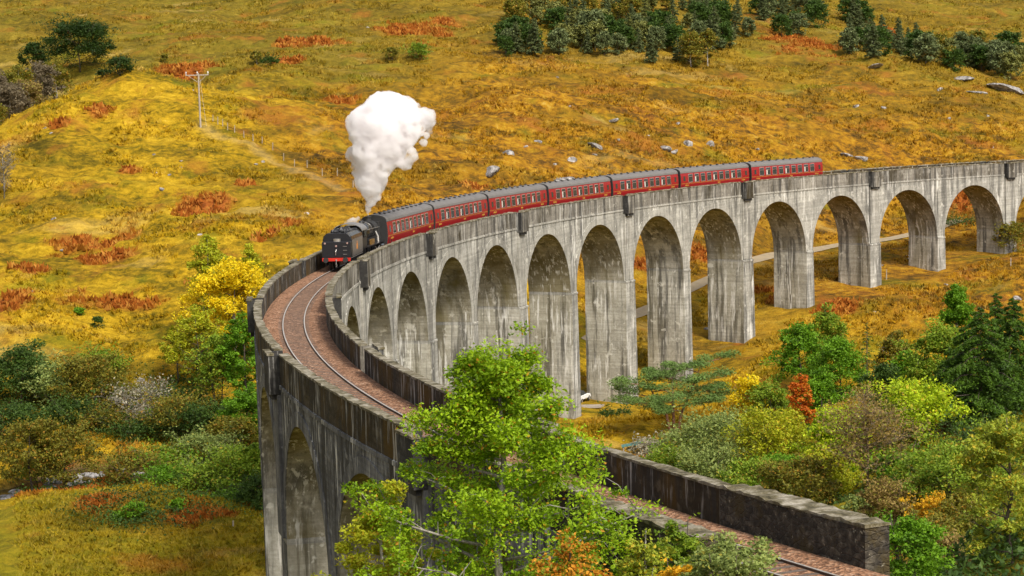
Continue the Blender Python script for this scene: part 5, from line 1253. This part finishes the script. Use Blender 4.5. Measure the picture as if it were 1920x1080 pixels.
for i in range(70):
    t = rk.uniform(1.0, 6.2); k = int(t); a, c = STREAM[k], STREAM[k+1]; f = t-k
    x = a[0]+(c[0]-a[0])*f; y = a[1]+(c[1]-a[1])*f; o_ = rk.normal()*2.2
    dx, dy = c[0]-a[0], c[1]-a[1]; l_ = math.hypot(dx, dy); x += -dy/l_*o_; y += dx/l_*o_
    o = link('boulder', SM[i % 4]); s = rk.uniform(0.25, 0.75); o.location = (x, y, max(SZ, float(H(x, y)))-0.05); o.scale = (s*1.3, s, s*0.75); o.rotation_euler = (0, 0, rk.uniform(0, 6))
    tag(o, 'wet grey boulder lying in the stony stream', 'boulder', 'boulders in the stream')

# ------------------------------------------------------------------ small man-made things
WOOD = plain('weathered_wood', (0.36, 0.31, 0.25), 0.9, 0.3, 3); INS = plain('insulator', (0.62, 0.62, 0.60), 0.4)
g = ground(376, 238); sc = ((g-CAM)@FW)/FPX; hp_ = 101*sc
pole = thing('power_pole', 'tall pale wooden power pole with a crossarm on the slope', 'power pole', g)
b = MB(); b.tube([(0, 0, -1), (0, 0, hp_*0.5), (0, 0, hp_)], [0.17, 0.15, 0.12], 8); b.obj('post', WOOD, pole)
b = MB(); b.box(-24*sc, 19*sc, -0.07, 0.07, hp_-0.42, hp_-0.26); ca = b.obj('crossarm', WOOD, pole)
for x in (-23*sc, -2*sc, 18*sc):
    b = MB(); b.cyl((x, 0, hp_-0.26), (x, 0, hp_+0.1), 0.05, n=6); b.cyl((x, 0, hp_), (x, 0, hp_+0.22), 0.13, 0.08, n=8); b.obj('insulator', INS, ca)
b = MB(); b.tube([(-20*sc, 0.02, hp_-0.4), (-1*sc, 0.0, hp_-1.5)], [0.04, 0.04], 5); b.tube([(15*sc, 0.02, hp_-0.4), (1*sc, 0.0, hp_-1.5)], [0.04, 0.04], 5); b.obj('brace', WOOD, pole)
b = MB(); b.tube([(0.18, 0, hp_*0.97), (0.9, 0.3, 0.0)], [0.015, 0.015], 4); b.obj('stay_wire', INS, pole)
fen = thing('wire_fence', 'line of thin weathered fence posts running down from the power pole', 'fence', ground(440, 264))
f0 = np.array(fen.location)
tops = []
for i in range(15):
    t = i/14*(len(TRACKWAY)-1); k = min(int(t), len(TRACKWAY)-2); q = TRACKWAY[k]+(TRACKWAY[k+1]-TRACKWAY[k])*(t-k)
    x, y = q[0]+1.6, q[1]+2.0; z = float(H(x, y))
    b = MB(); b.tube([(x-f0[0], y-f0[1], z-0.4-f0[2]), (x-f0[0]+0.05, y-f0[1], z+1.15-f0[2])], [0.075, 0.065], 5); b.obj('post', WOOD, fen); tops.append((x-f0[0], y-f0[1], z-f0[2]))
b = MB()
for hgt in (0.5, 1.0):
    b.tube([(x, y, z+hgt) for x, y, z in tops], [0.012]*len(tops), 3)
b.obj('wire', SOOT, fen)
for px, py, h, lab in ((437, 990, 13, 'short pale marker post in the field beside the viaduct'), (1662, 524, 18, 'thin pale marker post on the slope below the far arches'), (1895, 500, 16, 'pale post beside the bushy willow at the far pier')):
    g = ground(px, py, 200); sc = ((g-CAM)@FW)/FPX
    b = MB(); b.tube([(0, 0, -0.3), (0.03, 0, h*sc)], [0.09, 0.075], 6); b.cyl((0.03, 0, h*sc), (0.03, 0, h*sc+0.05), 0.10, 0.05, n=6); o = b.obj('marker_post', WOOD); o.location = g; tag(o, lab, 'post')
g = ground(1712, 487, 330); o = MB(); sc = ((g-CAM)@FW)/FPX
o.tube([(-11*sc, 0, 0.15), (0, 0.1, 0.35), (11*sc, 0.2, 0.75)], [0.16, 0.14, 0.10], 7); o = o.obj('fallen_trunk', plain('bleached_wood', (0.62, 0.58, 0.52), 0.9)); o.location = g; tag(o, 'bleached white fallen trunk lying on the slope between two piers', 'log')
# timber stack and parked car at the foot of the tall pier
g = ground_at(1098, 306); stk = thing('timber_stack', 'stack of weathered planks on bare ground beside a pier foot', 'timber', g)
for i in range(5):
    b = MB(); b.box(-1.5+0.2*i, 1.6+0.1*i, -0.6+0.27*i, -0.36+0.27*i, 0.05+0.11*(i % 3), 0.15+0.11*(i % 3)); b.obj('plank', WOOD, stk)
def parked_car(g, rz):
    r = thing('parked_car', 'small dark car with white front glimpsed between two tall piers', 'car', g); r.rotation_euler = (0, 0, rz)
    DK = paint('car_dark', (0.02, 0.025, 0.03), 0.25); WH = paint('car_white', (0.75, 0.75, 0.74), 0.3)
    b = MB(); pr = [(-2.0, 0.45), (-2.05, 0.85), (-1.9, 1.0), (0.75, 1.0), (1.85, 0.85), (2.05, 0.6), (2.0, 0.4)]
    b.loft([[(x, y, z) for x, z in pr] for y in (-0.85, 0.85)]); b.obj('body', WH, r, bevel=0.05)
    b = MB(); pr = [(-1.9, 1.0), (-1.55, 1.48), (-0.2, 1.52), (0.75, 1.0)]
    b.loft([[(x, y*(0.86 if z > 1.2 else 1.0), z) for x, z in pr] for y in (-0.8, 0.8)]); cabn = b.obj('cabin', DK, r, bevel=0.04)
    for sg in (-1, 1):
        b = MB(); b.box(-1.4, -0.4, sg*0.80-0.02, sg*0.80+0.02, 1.06, 1.36); b.obj('window', GLASS, cabn)
    wm2 = MB(); wm2.cyl((0, -0.1, 0), (0, 0.1, 0), 0.32, n=14); wm2.cyl((0, -0.11, 0), (0, 0.11, 0), 0.18, n=10, mi=1); wm2 = wm2.mesh('wheel', [SOOT, STEEL])
    for x in (-1.3, 1.3):
        for y in (-0.78, 0.78): o = link('wheel', wm2, r); o.location = (x, y, 0.32)
    for y in (-0.6, 0.6): b = MB(); b.box(1.93, 2.03, y-0.15, y+0.15, 0.66, 0.78); b.obj('headlight', INS, r)
parked_car(ground_at(1081, 312), 1.2)
g = ground_at(1178, 262); zt = at(1178, 838, 262)[2]
sh = thing('shelter', 'small shelter with a sloping teal roof behind the mossy parapet', 'shelter', g)
TEAL = plain('teal_roof', (0.07, 0.19, 0.16), 0.5, 0.2, 2); hh = max(1.2, zt-g[2])
b = MB(); b.loft([[(-1.1, -0.7, hh-0.32), (1.2, -0.7, hh+0.10), (1.2, -0.7, hh+0.16), (-1.1, -0.7, hh-0.26)], [(-1.1, 0.8, hh-0.32), (1.2, 0.8, hh+0.10), (1.2, 0.8, hh+0.16), (-1.1, 0.8, hh-0.26)]]); b.obj('roof', TEAL, sh)
for x, y in ((-0.9, -0.6), (1.0, -0.6), (-0.9, 0.7), (1.0, 0.7)):
    b = MB(); b.box(x-0.06, x+0.06, y-0.06, y+0.06, -0.3, hh-0.26+0.18*(x+1.1)-0.05); b.obj('post', WOOD, sh)
# ------------------------------------------------------------------ light
w = bpy.data.worlds.new('World'); SC.world = w; w.use_nodes = True
nt = w.node_tree; nt.nodes.clear(); n = N(nt)
SUN_EL, SUN_AZ = math.radians(47), math.radians(147)      # compass bearing clockwise from +Y
sky = n.n('ShaderNodeTexSky', sky_type='NISHITA'); sky.sun_disc = False
sky.sun_elevation = SUN_EL; sky.sun_rotation = SUN_AZ; sky.dust_density = 5.0; sky.ozone_density = 0.6; sky.air_density = 1.0
hs = n.n('ShaderNodeHueSaturation', i_Saturation=0.45, i_Value=1.0); n.l(sky.outputs[0], hs.inputs['Color'])
bg = n.n('ShaderNodeBackground', i_Strength=0.13); n.l(hs.outputs[0], bg.inputs[0])
o = n.n('ShaderNodeOutputWorld'); n.l(bg.outputs[0], o.inputs[0])
sun = bpy.data.objects.new('sun', bpy.data.lights.new('sun', 'SUN')); COL.objects.link(sun)
sun.data.energy = 2.35; sun.data.angle = math.radians(10); sun.data.color = (1.0, 0.94, 0.84)
dv = Vector((math.sin(SUN_AZ)*math.cos(SUN_EL), math.cos(SUN_AZ)*math.cos(SUN_EL), math.sin(SUN_EL)))
sun.rotation_euler = dv.to_track_quat('Z', 'Y').to_euler(); sun.location = (0, 0, 200)
vs = SC.view_settings; vs.view_transform = 'Standard'; vs.look = 'None'; vs.exposure = 0.45; vs.gamma = 1.0
SC.cycles.max_bounces = 24; SC.cycles.glossy_bounces = 3; SC.cycles.transmission_bounces = 3; SC.cycles.transparent_max_bounces = 8; SC.cycles.diffuse_bounces = 3
